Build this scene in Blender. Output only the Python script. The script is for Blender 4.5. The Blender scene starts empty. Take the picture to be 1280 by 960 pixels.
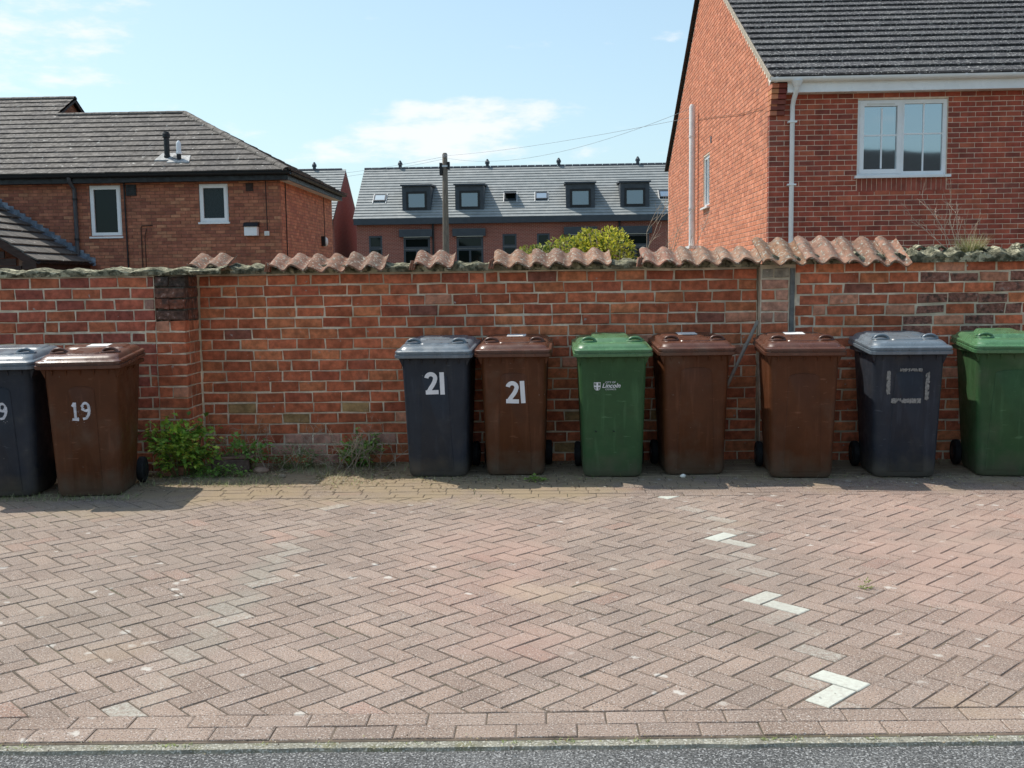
import bpy, math, random
from mathutils import Vector, Matrix, noise
R = math.radians
random.seed(7)
S = bpy.context.scene
# ------------------------------------------------------------------ camera
cam_d = bpy.data.cameras.new('camera'); cam = bpy.data.objects.new('camera', cam_d)
S.collection.objects.link(cam); S.camera = cam
cam_d.sensor_width = 36; cam_d.lens = 36.0; cam_d.clip_start = .05; cam_d.clip_end = 3000
cam.matrix_world = Matrix.Translation((0, 0, 1.5)) @ Matrix.Rotation(R(1.8), 4, 'Z') @ Matrix.Rotation(R(90-5.75), 4, 'X') @ Matrix.Rotation(R(-0.8), 4, 'Z')
S.render.resolution_x = 1024; S.render.resolution_y = 768
# ------------------------------------------------------------------ light
SUN = Vector((-.52, .35, 1.0)).normalized()
W = bpy.data.worlds.new('World'); S.world = W; W.use_nodes = True
nt = W.node_tree; nt.nodes.clear()
def N(nt, t, **k):
    n = nt.nodes.new(t)
    for a, b in k.items(): setattr(n, a, b)
    return n
sky = N(nt, 'ShaderNodeTexSky', sky_type='NISHITA', sun_disc=False)
sky.sun_elevation = math.asin(SUN.z); sky.sun_rotation = math.atan2(SUN.x, SUN.y)
sky.air_density = 1.0; sky.dust_density = 1.6; sky.ozone_density = 1.5
L = nt.links.new
tc = N(nt, 'ShaderNodeTexCoord'); sep = N(nt, 'ShaderNodeSeparateXYZ'); L(tc.outputs['Generated'], sep.inputs[0])
def M(nt, op, a, b=None, c=None, clamp=False):
    n = nt.nodes.new('ShaderNodeMath'); n.operation = op; n.use_clamp = clamp
    for i, v in enumerate((a, b, c)):
        if v is None: continue
        if isinstance(v, (int, float)): n.inputs[i].default_value = v
        else: nt.links.new(v, n.inputs[i])
    return n.outputs[0]
# clouds live on the dome: direction flattened so that they stretch near the horizon
den = M(nt, 'ADD', M(nt, 'ABSOLUTE', sep.outputs[2]), .10)
cx = M(nt, 'DIVIDE', sep.outputs[0], den); cy = M(nt, 'DIVIDE', sep.outputs[1], den)
cmb = N(nt, 'ShaderNodeCombineXYZ'); L(cx, cmb.inputs[0]); L(cy, cmb.inputs[1])
cn = N(nt, 'ShaderNodeTexNoise'); cn.inputs['Scale'].default_value = .9; cn.inputs['Detail'].default_value = 7; cn.inputs['Roughness'].default_value = .58
cmap = N(nt, 'ShaderNodeMapping'); cmap.inputs['Location'].default_value = (3.1, .55, 0); L(cmb.outputs[0], cmap.inputs[0]); L(cmap.outputs[0], cn.inputs['Vector'])
wn = N(nt, 'ShaderNodeTexNoise'); wn.inputs['Scale'].default_value = 19; wn.inputs['Detail'].default_value = 6; wn.inputs['Roughness'].default_value = .6
wm = N(nt, 'ShaderNodeMapping'); wm.inputs['Scale'].default_value = (1, 1, 3.2); L(tc.outputs['Generated'], wm.inputs[0]); L(wm.outputs[0], wn.inputs['Vector'])
def bank(ax, ez, wx, wz, amt):      # a cloud bank at azimuth-slope ax and elevation-slope ez
    fy = M(nt, 'MAXIMUM', sep.outputs[1], .05)
    u = M(nt, 'DIVIDE', M(nt, 'SUBTRACT', M(nt, 'DIVIDE', sep.outputs[0], fy), ax), wx)
    v = M(nt, 'DIVIDE', M(nt, 'SUBTRACT', M(nt, 'DIVIDE', sep.outputs[2], fy), ez), wz)
    r = M(nt, 'ADD', M(nt, 'MULTIPLY', u, u), M(nt, 'MULTIPLY', v, v))
    e = M(nt, 'SUBTRACT', 1, r, clamp=True)
    return M(nt, 'MULTIPLY', e, amt)
mask = M(nt, 'ADD', bank(-.075, .156, .130, .026, .34), bank(-.50, .250, .16, .05, .13))
mask = M(nt, 'ADD', mask, bank(-.13, .128, .14, .024, .22))
mask = M(nt, 'ADD', mask, bank(-.52, .20, .14, .022, .12))
f1 = M(nt, 'ADD', M(nt, 'MULTIPLY', wn.outputs[0], .70), M(nt, 'MULTIPLY', cn.outputs[0], .30))
f = M(nt, 'ADD', f1, mask)
rmp = N(nt, 'ShaderNodeMapRange'); rmp.interpolation_type = 'SMOOTHSTEP'; rmp.inputs[1].default_value = .56; rmp.inputs[2].default_value = .80; L(f, rmp.inputs[0])
# thin veil towards the horizon
veil = N(nt, 'ShaderNodeMapRange'); veil.inputs[1].default_value = .55; veil.inputs[2].default_value = 0.0; veil.inputs[3].default_value = .12; veil.inputs[4].default_value = .50; L(sep.outputs[2], veil.inputs[0])
mx0 = N(nt, 'ShaderNodeMix', data_type='RGBA'); skt = N(nt, 'ShaderNodeMix', data_type='RGBA', blend_type='MULTIPLY'); skt.inputs[0].default_value = 1; L(sky.outputs[0], skt.inputs[6]); skt.inputs[7].default_value = (.88, .955, .90, 1)
L(veil.outputs[0], mx0.inputs[0]); L(skt.outputs[2], mx0.inputs[6]); mx0.inputs[7].default_value = (3.05, 4.05, 4.55, 1)
mx1 = N(nt, 'ShaderNodeMix', data_type='RGBA'); L(M(nt, 'MULTIPLY', rmp.outputs[0], .85), mx1.inputs[0]); L(mx0.outputs[2], mx1.inputs[6]); mx1.inputs[7].default_value = (5.0, 5.1, 5.15, 1)
bg = N(nt, 'ShaderNodeBackground'); bg.inputs[1].default_value = .125; L(mx1.outputs[2], bg.inputs[0])
wo = N(nt, 'ShaderNodeOutputWorld'); L(bg.outputs[0], wo.inputs[0])
sd = bpy.data.lights.new('sun', 'SUN'); sd.energy = 2.75; sd.angle = R(.53); sd.color = (1, .95, .87)
so = bpy.data.objects.new('sun', sd); S.collection.objects.link(so); so.location = SUN*50
so.rotation_euler = (-SUN).to_track_quat('-Z', 'Y').to_euler()
S.view_settings.view_transform = 'Standard'; S.view_settings.look = 'None'; S.view_settings.gamma = 1
S.view_settings.exposure = 0.70
S.render.engine = 'CYCLES'
S.cycles.max_bounces = 6; S.cycles.diffuse_bounces = 4

# ------------------------------------------------------------------ helpers
F = 1280.0
CINV = cam.matrix_world.inverted()
def proj(p):
    q = CINV @ Vector(p)
    if q.z > -.1: return None
    return (640+F*q.x/-q.z, 480-F*q.y/-q.z, -q.z)
POS = {}
def abspos(o): return POS.get(o.name, Vector((0, 0, 0))) if o is not None else Vector((0, 0, 0))
def raw(name, v, f, mat=None, parent=None, tints=None, smooth=False, kind=None, label=None):
    """one mesh object; v are in the frame of the top-level thing (or world)"""
    xs = [p[0] for p in v]; ys = [p[1] for p in v]; zs = [p[2] for p in v]
    c = Vector(((min(xs)+max(xs))/2, (min(ys)+max(ys))/2, min(zs)))
    me = bpy.data.meshes.new(name)
    me.from_pydata([(p[0]-c.x, p[1]-c.y, p[2]-c.z) for p in v], [], f)
    if tints is not None:
        at = me.attributes.new('tint', 'FLOAT_COLOR', 'POINT')
        if not hasattr(tints[0], '__len__'): tints = [tints]*len(v)
        at.data.foreach_set('color', [x for t in tints for x in (t[0], t[1], t[2], t[3] if len(t) > 3 else 1.0)])
    if smooth: me.polygons.foreach_set('use_smooth', [True]*len(me.polygons))
    if mat is not None: me.materials.append(mat)
    o = bpy.data.objects.new(name, me); S.collection.objects.link(o)
    if parent is not None: o.parent = parent
    o.location = c-abspos(parent); POS[o.name] = c
    if kind: o['kind'] = kind
    if label: o['label'] = label
    return o
def thing(name, label, cat, loc=(0, 0, 0), rz=0, group=None, local=False):
    o = bpy.data.objects.new(name, None); S.collection.objects.link(o); o.empty_display_size = .2
    o.location = loc; o.rotation_euler = (0, 0, rz); o['label'] = label; o['category'] = cat
    if group: o['group'] = group
    POS[o.name] = Vector((0, 0, 0)) if local else Vector(loc)
    return o
class MB:
    def __init__(s): s.v = []; s.f = []; s.t = []
    def add(s, v, f, t=None):
        b = len(s.v); s.v += [tuple(p) for p in v]; s.f += [tuple(i+b for i in q) for q in f]
        if t is not None: s.t += [t]*len(v)
        return s
    def box(s, x0, x1, y0, y1, z0, z1, t=None):
        v = [(x0, y0, z0), (x1, y0, z0), (x1, y1, z0), (x0, y1, z0), (x0, y0, z1), (x1, y0, z1), (x1, y1, z1), (x0, y1, z1)]
        return s.add(v, BOXF, t)
    def prism(s, pts, d, t=None):       # planar outline pts (3D) swept by vector d
        n = len(pts); a = [Vector(p) for p in pts]; b = [p+Vector(d) for p in a]
        f = [tuple(range(n))[::-1], tuple(range(n, 2*n))]+[(i, (i+1) % n, n+(i+1) % n, n+i) for i in range(n)]
        return s.add(a+b, f, t)
    def tube(s, pts, r, n=8, t=None, cap=True):
        pts = [Vector(p) for p in pts]; rings = []; rr = r if hasattr(r, '__len__') else [r]*len(pts)
        for i, p in enumerate(pts):
            d = (pts[min(i+1, len(pts)-1)]-pts[max(i-1, 0)]).normalized()
            up = Vector((0, 0, 1)) if abs(d.z) < .9 else Vector((0, 1, 0))
            a = d.cross(up).normalized(); b = d.cross(a).normalized()
            rings.append([p+(a*math.cos(2*math.pi*k/n)+b*math.sin(2*math.pi*k/n))*rr[i] for k in range(n)])
        v = [q for g in rings for q in g]
        f = [(i*n+k, i*n+(k+1) % n, (i+1)*n+(k+1) % n, (i+1)*n+k) for i in range(len(pts)-1) for k in range(n)]
        if cap: f += [tuple(range(n))[::-1], tuple(range(len(v)-n, len(v)))]
        return s.add(v, f, t)
    def loft(s, rings, cap0=True, cap1=True, t=None):
        n = len(rings[0]); v = [q for g in rings for q in g]
        f = [(i*n+k, i*n+(k+1) % n, (i+1)*n+(k+1) % n, (i+1)*n+k) for i in range(len(rings)-1) for k in range(n)]
        if cap0: f.append(tuple(range(n))[::-1])
        if cap1: f.append(tuple(range(len(v)-n, len(v))))
        return s.add(v, f, t)
    def build(s, name, mat, parent=None, smooth=False, kind=None, label=None):
        return raw(name, s.v, s.f, mat, parent, s.t if s.t else None, smooth, kind, label)
BOXF = [(0, 3, 2, 1), (4, 5, 6, 7), (0, 1, 5, 4), (1, 2, 6, 5), (2, 3, 7, 6), (3, 0, 4, 7)]
def box(name, x0, x1, y0, y1, z0, z1, mat, parent=None, **k): return MB().box(x0, x1, y0, y1, z0, z1).build(name, mat, parent, **k)
def smooth_angle(o, deg=40):
    me = o.data; me.polygons.foreach_set('use_smooth', [True]*len(me.polygons))
    me.set_sharp_from_angle(angle=R(deg))
    return o
# pieces laid in a frame (origin O, along A, up B, out N)
def chip(O, A, B, Nn, u0, u1, w0, w1, depth, out=0.0, bev=.003, jit=.0):
    """a brick/tile with a bevelled face; face at 'out' along Nn"""
    j = lambda: random.uniform(-jit, jit)
    c = [(u0+j(), w0+j()), (u1+j(), w0+j()), (u1+j(), w1+j()), (u0+j(), w1+j())]
    ci = [(c[0][0]+bev, c[0][1]+bev), (c[1][0]-bev, c[1][1]+bev), (c[2][0]-bev, c[2][1]-bev), (c[3][0]+bev, c[3][1]-bev)]
    P = lambda u, w, n: O+A*u+B*w+Nn*n
    v = [P(*q, out-depth) for q in c]+[P(*q, out-bev) for q in c]+[P(*q, out+j()*.4) for q in ci]
    f = [(3, 2, 1, 0), (8, 9, 10, 11)]
    for k in range(4):
        m = (k+1) % 4; f += [(k, m, 4+m, 4+k), (4+k, 4+m, 8+m, 8+k)]
    if A.cross(B).dot(Nn) < 0: f = [q[::-1] for q in f]
    return v, f
def lay(pieces, name, mat, parent, limit=300, occl=()):
    """pieces: (v, f, tint). The largest in view become objects, the rest one joined part."""
    sc = []
    for i, (v, f, t) in enumerate(pieces):
        ps = [proj(p) for p in v]
        if any(p is None for p in ps): sc.append((0, i)); continue
        x = [p[0] for p in ps]; y = [p[1] for p in ps]; mxx = sum(x)/len(x); my = sum(y)/len(y)
        a = (max(x)-min(x))*(max(y)-min(y))
        if not (-8 < mxx < 1288 and -8 < my < 968): a = -1
        for (a0, b0, a1, b1) in occl:
            if a0 < mxx < a1 and b0 < my < b1: a *= .01
        sc.append((a, i))
    sc.sort(reverse=True)
    top = set(i for a, i in sc[:limit] if a > 0)
    rest = MB()
    for i, (v, f, t) in enumerate(pieces):
        if i in top: raw(name, v, f, mat, parent, t)
        else: rest.add(v, f, t)
    if rest.v: rest.build('further_'+name+'s', mat, parent, kind='stuff')
# ------------------------------------------------------------------ materials
def mat(name, base, rough=.8, var=.15, scale=8, bump=.2, bscale=None, tint=False, spec=.35, metallic=0, speck=None, speck_scale=60, speck_thr=.62, second=None, sec_scale=2, sec_lo=.45, sec_hi=.65, dist=.004, coat=0, stretch=None, rvar=.15):
    m = bpy.data.materials.new(name); m.use_nodes = True; nt = m.node_tree; L = nt.links.new
    b = nt.nodes['Principled BSDF']; b.inputs['Roughness'].default_value = rough; b.inputs['Metallic'].default_value = metallic
    b.inputs['Specular IOR Level'].default_value = spec
    if coat: b.inputs['Coat Weight'].default_value = coat; b.inputs['Coat Roughness'].default_value = .15
    geo = nt.nodes.new('ShaderNodeNewGeometry'); vec = geo.outputs['Position']
    if stretch:
        mp = nt.nodes.new('ShaderNodeMapping'); mp.inputs['Scale'].default_value = stretch; L(vec, mp.inputs[0]); vec = mp.outputs[0]
    def noi(s, d=5, r=.6):
        n = nt.nodes.new('ShaderNodeTexNoise'); n.inputs['Scale'].default_value = s; n.inputs['Detail'].default_value = d; n.inputs['Roughness'].default_value = r; L(vec, n.inputs['Vector']); return n.outputs[0]
    def mixc(fac, a, c, mode='MIX'):
        x = nt.nodes.new('ShaderNodeMix'); x.data_type = 'RGBA'; x.blend_type = mode
        for sock, val in ((0, fac), (6, a), (7, c)):
            if hasattr(val, 'is_linked'): L(val, x.inputs[sock])
            elif isinstance(val, (int, float)): x.inputs[sock].default_value = val
            else: x.inputs[sock].default_value = (*val, 1)
        return x.outputs[2]
    def rng(v, a, c, d=0, e=1):
        x = nt.nodes.new('ShaderNodeMapRange'); x.interpolation_type = 'SMOOTHSTEP'
        for i, q in enumerate((a, c, d, e)): x.inputs[i+1].default_value = q
        L(v, x.inputs[0]); return x.outputs[0]
    col = base
    if tint:
        at = nt.nodes.new('ShaderNodeAttribute'); at.attribute_name = 'tint'
        col = mixc(1.0, base, at.outputs['Color'], 'MULTIPLY')
    if second: col = mixc(rng(noi(sec_scale, 6), sec_lo, sec_hi), col, second)
    n1 = noi(scale, 6)
    k = rng(n1, .25, .75, 1-var, 1+var)
    cm = nt.nodes.new('ShaderNodeCombineColor'); L(k, cm.inputs[0]); L(k, cm.inputs[1]); L(k, cm.inputs[2])
    col = mixc(1.0, col, cm.outputs[0], 'MULTIPLY')
    if speck: col = mixc(rng(noi(speck_scale, 3, .5), speck_thr, speck_thr+.06), col, speck)
    if not hasattr(col, 'is_linked'): b.inputs['Base Color'].default_value = (*col, 1)
    else: L(col, b.inputs['Base Color'])
    if rvar:
        L(rng(noi(scale*1.7, 4), .3, .7, max(0, rough-rvar), min(1, rough+rvar)), b.inputs['Roughness'])
    if bump:
        bm = nt.nodes.new('ShaderNodeBump'); bm.inputs['Strength'].default_value = bump; bm.inputs['Distance'].default_value = dist
        L(noi(bscale or scale*4, 6, .65), bm.inputs['Height']); L(bm.outputs[0], b.inputs['Normal'])
    return m
mt = {}
mt['brick'] = mat('old_brick', (1.1, 1.08, 1.05), .9, .38, 17, 1.0, 70, tint=True, second=(.20, .13, .10), sec_scale=2.4, sec_lo=.56, sec_hi=.98, spec=.2, speck=(.46, .36, .31), speck_scale=26, speck_thr=.70, dist=.006)
mt['brick_rough'] = mat('spalled_brick', (1, 1, 1), .95, .45, 30, 1.0, 55, tint=True, spec=.15, speck=(.46, .30, .25), speck_scale=30, speck_thr=.64, second=(.16, .09, .07), sec_scale=17, sec_lo=.50, sec_hi=.64, dist=.03)
mt['mortar'] = mat('old_mortar', (.80, .66, .49), .95, .3, 14, .8, 80, spec=.1, second=(.52, .42, .29), sec_scale=3.5, dist=.008)
mt['hbrick'] = mat('house_brick', (1.06, 1.04, 1.02), .85, .24, 8, .4, 60, tint=True, spec=.25, second=(.24, .12, .09), sec_scale=.8, sec_lo=.5, sec_hi=1.15)
mt['hmortar'] = mat('house_mortar', (.80, .64, .50), .95, .15, 10, .3, 60)
mt['lmortar'] = mat('brown_mortar', (.22, .125, .085), .95, .15, 10, .3, 60)
mt['tile'] = mat('roof_tile_dark', (1, 1, 1), .8, .25, 7, .5, 40, tint=True, speck=(.46, .45, .41), speck_scale=9, speck_thr=.665, spec=.3)
mt['tileR'] = mat('roof_tile_lichen', (1, 1, 1), .8, .3, 9, .6, 40, tint=True, speck=(.36, .35, .33), speck_scale=30, speck_thr=.575, spec=.3)
mt['pantile'] = mat('clay_pantile', (.285, .160, .108), .92, .3, 14, .8, 60, tint=True, spec=.15, second=(.21, .165, .13), sec_scale=22, sec_lo=.48, sec_hi=.64, speck=(.42, .39, .32), speck_scale=44, speck_thr=.585, dist=.008)
mt['bed'] = mat('lichen_mortar', (.27, .25, .17), .95, .5, 12, 1.0, 40, spec=.1, second=(.10, .10, .065), sec_scale=20, sec_lo=.46, sec_hi=.58, dist=.03, speck=(.56, .52, .36), speck_scale=13, speck_thr=.57)
mt['white'] = mat('white_upvc', (.87, .87, .87), .35, .05, 3, .05, 20, spec=.5)
mt['cream'] = mat('white_paint_weathered', (.76, .75, .72), .6, .1, 5, .1, 30)
mt['black'] = mat('black_plastic', (.015, .016, .018), .45, .2, 8, .1, 30)
mt['grey_pipe'] = mat('grey_plastic_pipe', (.075, .08, .09), .5, .15, 8, .1, 30)
mt['anth'] = mat('anthracite_metal', (.035, .045, .058), .45, .1, 3, .05, 20, spec=.5)
mt['lead'] = mat('lead_flashing', (.13, .16, .20), .55, .3, 9, .5, 30, spec=.5, second=(.24, .28, .33), sec_scale=7)
mt['brownwood'] = mat('brown_timber', (.045, .025, .02), .7, .3, 6, .4, 40, stretch=(1, 1, 5))
mt['steel'] = mat('galvanised_steel', (.52, .54, .56), .4, .15, 10, .1, 30, metallic=.7)
mt['wood'] = mat('weathered_pole', (.20, .165, .13), .9, .35, 5, .8, 20, stretch=(6, 6, .7))
mt['wire'] = mat('wire', (.22, .24, .25), .6, .05, 3, 0)
def glassmat(name, base, gloss=.45, rough=.03):
    m = bpy.data.materials.new(name); m.use_nodes = True; nt = m.node_tree; nt.nodes.clear(); L = nt.links.new
    o = nt.nodes.new('ShaderNodeOutputMaterial'); mx = nt.nodes.new('ShaderNodeMixShader'); d = nt.nodes.new('ShaderNodeBsdfDiffuse'); g = nt.nodes.new('ShaderNodeBsdfGlossy')
    n = nt.nodes.new('ShaderNodeTexNoise'); n.inputs['Scale'].default_value = 2.5; ge = nt.nodes.new('ShaderNodeNewGeometry'); L(ge.outputs['Position'], n.inputs['Vector'])
    bp = nt.nodes.new('ShaderNodeBump'); bp.inputs['Strength'].default_value = .012; bp.inputs['Distance'].default_value = .02; L(n.outputs[0], bp.inputs['Height']); L(bp.outputs[0], g.inputs['Normal'])
    d.inputs[0].default_value = (*base, 1); g.inputs['Roughness'].default_value = rough; g.inputs[0].default_value = (.85, .95, 1, 1); mx.inputs[0].default_value = gloss
    L(d.outputs[0], mx.inputs[1]); L(g.outputs[0], mx.inputs[2]); L(mx.outputs[0], o.inputs[0]); return m
mt['glass'] = glassmat('window_glass', (.02, .03, .035), .42)
mt['glass_dark'] = glassmat('dark_window_glass', (.006, .010, .009), .022)
mt['glass_dormer'] = glassmat('dormer_window_glass', (.06, .10, .17), .16)
mt['glass_obscure'] = mat('obscured_glass', (.02, .032, .036), .3, .5, 40, .6, 45, spec=.3)
mt['glass_sky'] = glassmat('skylight_glass', (.03, .04, .05), .6)

# ------------------------------------------------------------------ setting: ground, road, edging
SK = .0235
X = Vector((1, 0, 0)); Y = Vector((0, 1, 0)); Z = Vector((0, 0, 1)); O0 = Vector((0, 0, 0))
mt['earth'] = mat('earth_ground', (.11, .095, .06), .95, .3, 1.5, .4, 20)
g = MB().add([(-700, -300, -.06), (700, -300, -.06), (700, 900, -.06), (-700, 900, -.06)], [(0, 1, 2, 3)]).build('ground', mt['earth']); g['kind'] = 'structure'
mt['asphalt'] = mat('asphalt', (.165, .163, .156), .85, .3, 3, 1.0, 130, spec=.4, speck=(.44, .435, .42), speck_scale=125, speck_thr=.56, second=(.055, .054, .052), sec_scale=115, sec_lo=.46, sec_hi=.58, dist=.012)
rd = MB().add([(-60, -4, -.018), (60, -4, -.018), (60, 3.225+60*SK, -.018), (-60, 3.225-60*SK, -.018)], [(0, 1, 2, 3)]).build('road', mt['asphalt']); rd['kind'] = 'structure'
mt['strip'] = mat('concrete_strip', (.30, .28, .22), .95, .3, 22, .9, 120, speck=(.55, .53, .45), speck_scale=130, speck_thr=.55, second=(.21, .20, .12), sec_scale=9, sec_lo=.52, sec_hi=.7, dist=.012)
# concrete haunch strip with a ragged front edge
v = []; n = 600
for i in range(n+1):
    x = -15+30*i/n; e = 3.196+SK*x+.010*noise.noise(Vector((x*7, 0, 3)))+.008*noise.noise(Vector((x*40, 0, 9)))
    v += [(x, e-.01, -.03), (x, e, -.006), (x, 3.250+SK*x, -.004), (x, 3.262+SK*x, -.02)]
f = [(i*4+k, i*4+4+k, i*4+5+k, i*4+1+k) for i in range(n) for k in range(3)]
ks = raw('kerb_haunch', v, f, mt['strip'], smooth=False); ks['kind'] = 'structure'
# jointing sand under the pavers
mt['sand'] = mat('joint_sand', (.115, .088, .064), .98, .4, 9, .8, 90, second=(.07, .075, .035), sec_scale=1.3, sec_lo=.5, sec_hi=.7)
nt_ = mt['sand'].node_tree; b_ = nt_.nodes['Principled BSDF']; src_ = b_.inputs['Base Color'].links[0].from_socket
g_ = nt_.nodes.new('ShaderNodeNewGeometry'); s_ = nt_.nodes.new('ShaderNodeSeparateXYZ'); nt_.links.new(g_.outputs['Position'], s_.inputs[0])
r_ = nt_.nodes.new('ShaderNodeMapRange'); r_.interpolation_type = 'SMOOTHSTEP'; r_.inputs[1].default_value = .9; r_.inputs[2].default_value = 2.4; r_.inputs[4].default_value = .8; nt_.links.new(s_.outputs[0], r_.inputs[0])
x_ = nt_.nodes.new('ShaderNodeMix'); x_.data_type = 'RGBA'; nt_.links.new(r_.outputs[0], x_.inputs[0]); nt_.links.new(src_, x_.inputs[6]); x_.inputs[7].default_value = (.27, .18, .14, 1); nt_.links.new(x_.outputs[2], b_.inputs['Base Color'])
sb = MB().add([(-14, 3.235-14*SK, -.0032), (14, 3.235+14*SK, -.0032), (14, 9.2, -.0032), (-14, 9.2, -.0032)], [(0, 1, 2, 3)]).build('paving_bed', mt['sand']); sb['kind'] = 'structure'
# block pavers
def paver_mat():
    m = mat('block_paver', (.315, .236, .188), .92, .16, 2.2, .8, 170, tint=True, spec=.2, speck=(.52, .46, .41), speck_scale=150, speck_thr=.575, dist=.005)
    nt = m.node_tree; L = nt.links.new; b = nt.nodes['Principled BSDF']; src = b.inputs['Base Color'].links[0].from_socket
    geo = nt.nodes.new('ShaderNodeNewGeometry')
    def noi(s, d=4): n = nt.nodes.new('ShaderNodeTexNoise'); n.inputs['Scale'].default_value = s; n.inputs['Detail'].default_value = d; L(geo.outputs['Position'], n.inputs['Vector']); return n.outputs[0]
    def rng(v, a, c, d=0, e=1):
        x = nt.nodes.new('ShaderNodeMapRange'); x.interpolation_type = 'SMOOTHSTEP'
        for i, q in enumerate((a, c, d, e)): x.inputs[i+1].default_value = q
        L(v, x.inputs[0]); return x.outputs[0]
    def mixc(fac, a, c):
        x = nt.nodes.new('ShaderNodeMix'); x.data_type = 'RGBA'; L(fac, x.inputs[0]); L(a, x.inputs[6]); x.inputs[7].default_value = (*c, 1); return x.outputs[2]
    # dark aggregate
    c = mixc(rng(noi(160, 2), .44, .36), src, (.12, .095, .08))
    # old paint spots and gum
    vo = nt.nodes.new('ShaderNodeTexVoronoi'); vo.inputs['Scale'].default_value = 6.5; vo.inputs['Randomness'].default_value = 1; dv = nt.nodes.new('ShaderNodeVectorMath'); dv.operation = 'MULTIPLY_ADD'; nz3 = nt.nodes.new('ShaderNodeTexNoise'); nz3.inputs['Scale'].default_value = 26; nz3.inputs['Detail'].default_value = 4; L(geo.outputs['Position'], nz3.inputs['Vector']); L(nz3.outputs['Color'], dv.inputs[0]); dv.inputs[1].default_value = (.07, .07, 0); L(geo.outputs['Position'], dv.inputs[2]); L(dv.outputs[0], vo.inputs['Vector'])
    big = rng(noi(.75, 2), .44, .58)
    sp = nt.nodes.new('ShaderNodeMath'); sp.operation = 'MULTIPLY'; L(rng(vo.outputs['Distance'], .17, .07, 0, .75), sp.inputs[0]); L(big, sp.inputs[1])
    c = mixc(sp.outputs[0], c, (.62, .58, .52))
    # worn white paint on single blocks, broken up by the grain
    at = nt.nodes.new('ShaderNodeAttribute'); at.attribute_name = 'tint'
    pa = nt.nodes.new('ShaderNodeMath'); pa.operation = 'MULTIPLY_ADD'; L(noi(55, 6), pa.inputs[0]); pa.inputs[1].default_value = .9; L(at.outputs['Alpha'], pa.inputs[2])
    pg = nt.nodes.new('ShaderNodeMath'); pg.operation = 'MULTIPLY'; L(rng(pa.outputs[0], .55, 1.50), pg.inputs[0]); L(rng(at.outputs['Alpha'], 0, .12), pg.inputs[1])
    c = mixc(pg.outputs[0], c, (.60, .61, .53))
    # broad stains: grey green film, dusty tan patches
    c = mixc(rng(noi(.55, 5), .50, .72, 0, .35), c, (.22, .205, .165))
    c = mixc(rng(noi(.9, 6), .60, .74, 0, .40), c, (.40, .30, .20))
    # patches of bare pinkish wear, spilt sand and green film
    def patch(c, x, y, rx, ry, colr, amt):
        s2 = nt.nodes.new('ShaderNodeSeparateXYZ'); L(geo.outputs['Position'], s2.inputs[0]); q = []
        for o_, c0, r0 in ((0, x, rx), (1, y, ry)):
            a1 = nt.nodes.new('ShaderNodeMath'); a1.operation = 'SUBTRACT'; L(s2.outputs[o_], a1.inputs[0]); a1.inputs[1].default_value = c0
            a2 = nt.nodes.new('ShaderNodeMath'); a2.operation = 'DIVIDE'; L(a1.outputs[0], a2.inputs[0]); a2.inputs[1].default_value = r0
            a3 = nt.nodes.new('ShaderNodeMath'); a3.operation = 'POWER'; a4 = nt.nodes.new('ShaderNodeMath'); a4.operation = 'ABSOLUTE'; L(a2.outputs[0], a4.inputs[0]); L(a4.outputs[0], a3.inputs[0]); a3.inputs[1].default_value = 2; q.append(a3.outputs[0])
        a5 = nt.nodes.new('ShaderNodeMath'); a5.operation = 'ADD'; L(q[0], a5.inputs[0]); L(q[1], a5.inputs[1])
        a6 = nt.nodes.new('ShaderNodeMath'); a6.operation = 'MULTIPLY_ADD'; L(noi(3.5, 7), a6.inputs[0]); a6.inputs[1].default_value = 2.6; L(a5.outputs[0], a6.inputs[2])
        return mixc(rng(a6.outputs[0], 2.1, 1.0, 0, amt), c, colr)
    c = patch(c, .02, 4.86, .42, .24, (.44, .33, .23), .45)
    c = patch(c, -.30, 5.7, .55, 1.2, (.42, .27, .215), .38)
    c = patch(c, -.1, 4.1, .5, .35, (.42, .27, .22), .30)
    c = patch(c, 2.35, 5.5, 1.1, 1.6, (.46, .305, .245), .50)
    c = patch(c, -1.48, 4.6, .16, 1.5, (.30, .29, .235), .36)
    c = patch(c, -1.9, 5.6, 1.2, .9, (.24, .20, .165), .35)
    c = patch(c, 1.0, 5.2, .5, 1.4, (.22, .18, .15), .35)
    # soil washed out from the wall foot
    s = nt.nodes.new('ShaderNodeSeparateXYZ'); L(geo.outputs['Position'], s.inputs[0])
    a = nt.nodes.new('ShaderNodeMath'); a.operation = 'ADD'; L(s.outputs[1], a.inputs[0])
    nn = nt.nodes.new('ShaderNodeMath'); nn.operation = 'MULTIPLY'; L(noi(2.2, 7), nn.inputs[0]); nn.inputs[1].default_value = 2.2; L(nn.outputs[0], a.inputs[1])
    sxx = nt.nodes.new('ShaderNodeMath'); sxx.operation = 'MULTIPLY_ADD'; L(rng(s.outputs[0], -.2, 1.2, .55, 0), sxx.inputs[0]); sxx.inputs[1].default_value = 1; L(a.outputs[0], sxx.inputs[2])
    c = mixc(rng(sxx.outputs[0], 8.15, 9.1, 0, .82), c, (.31, .235, .145))
    L(c, b.inputs['Base Color']); return m
mt['paver'] = paver_mat()
def sm(t, a, b): t = max(0, min(1, (t-a)/(b-a))); return t*t*(3-2*t)
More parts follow.
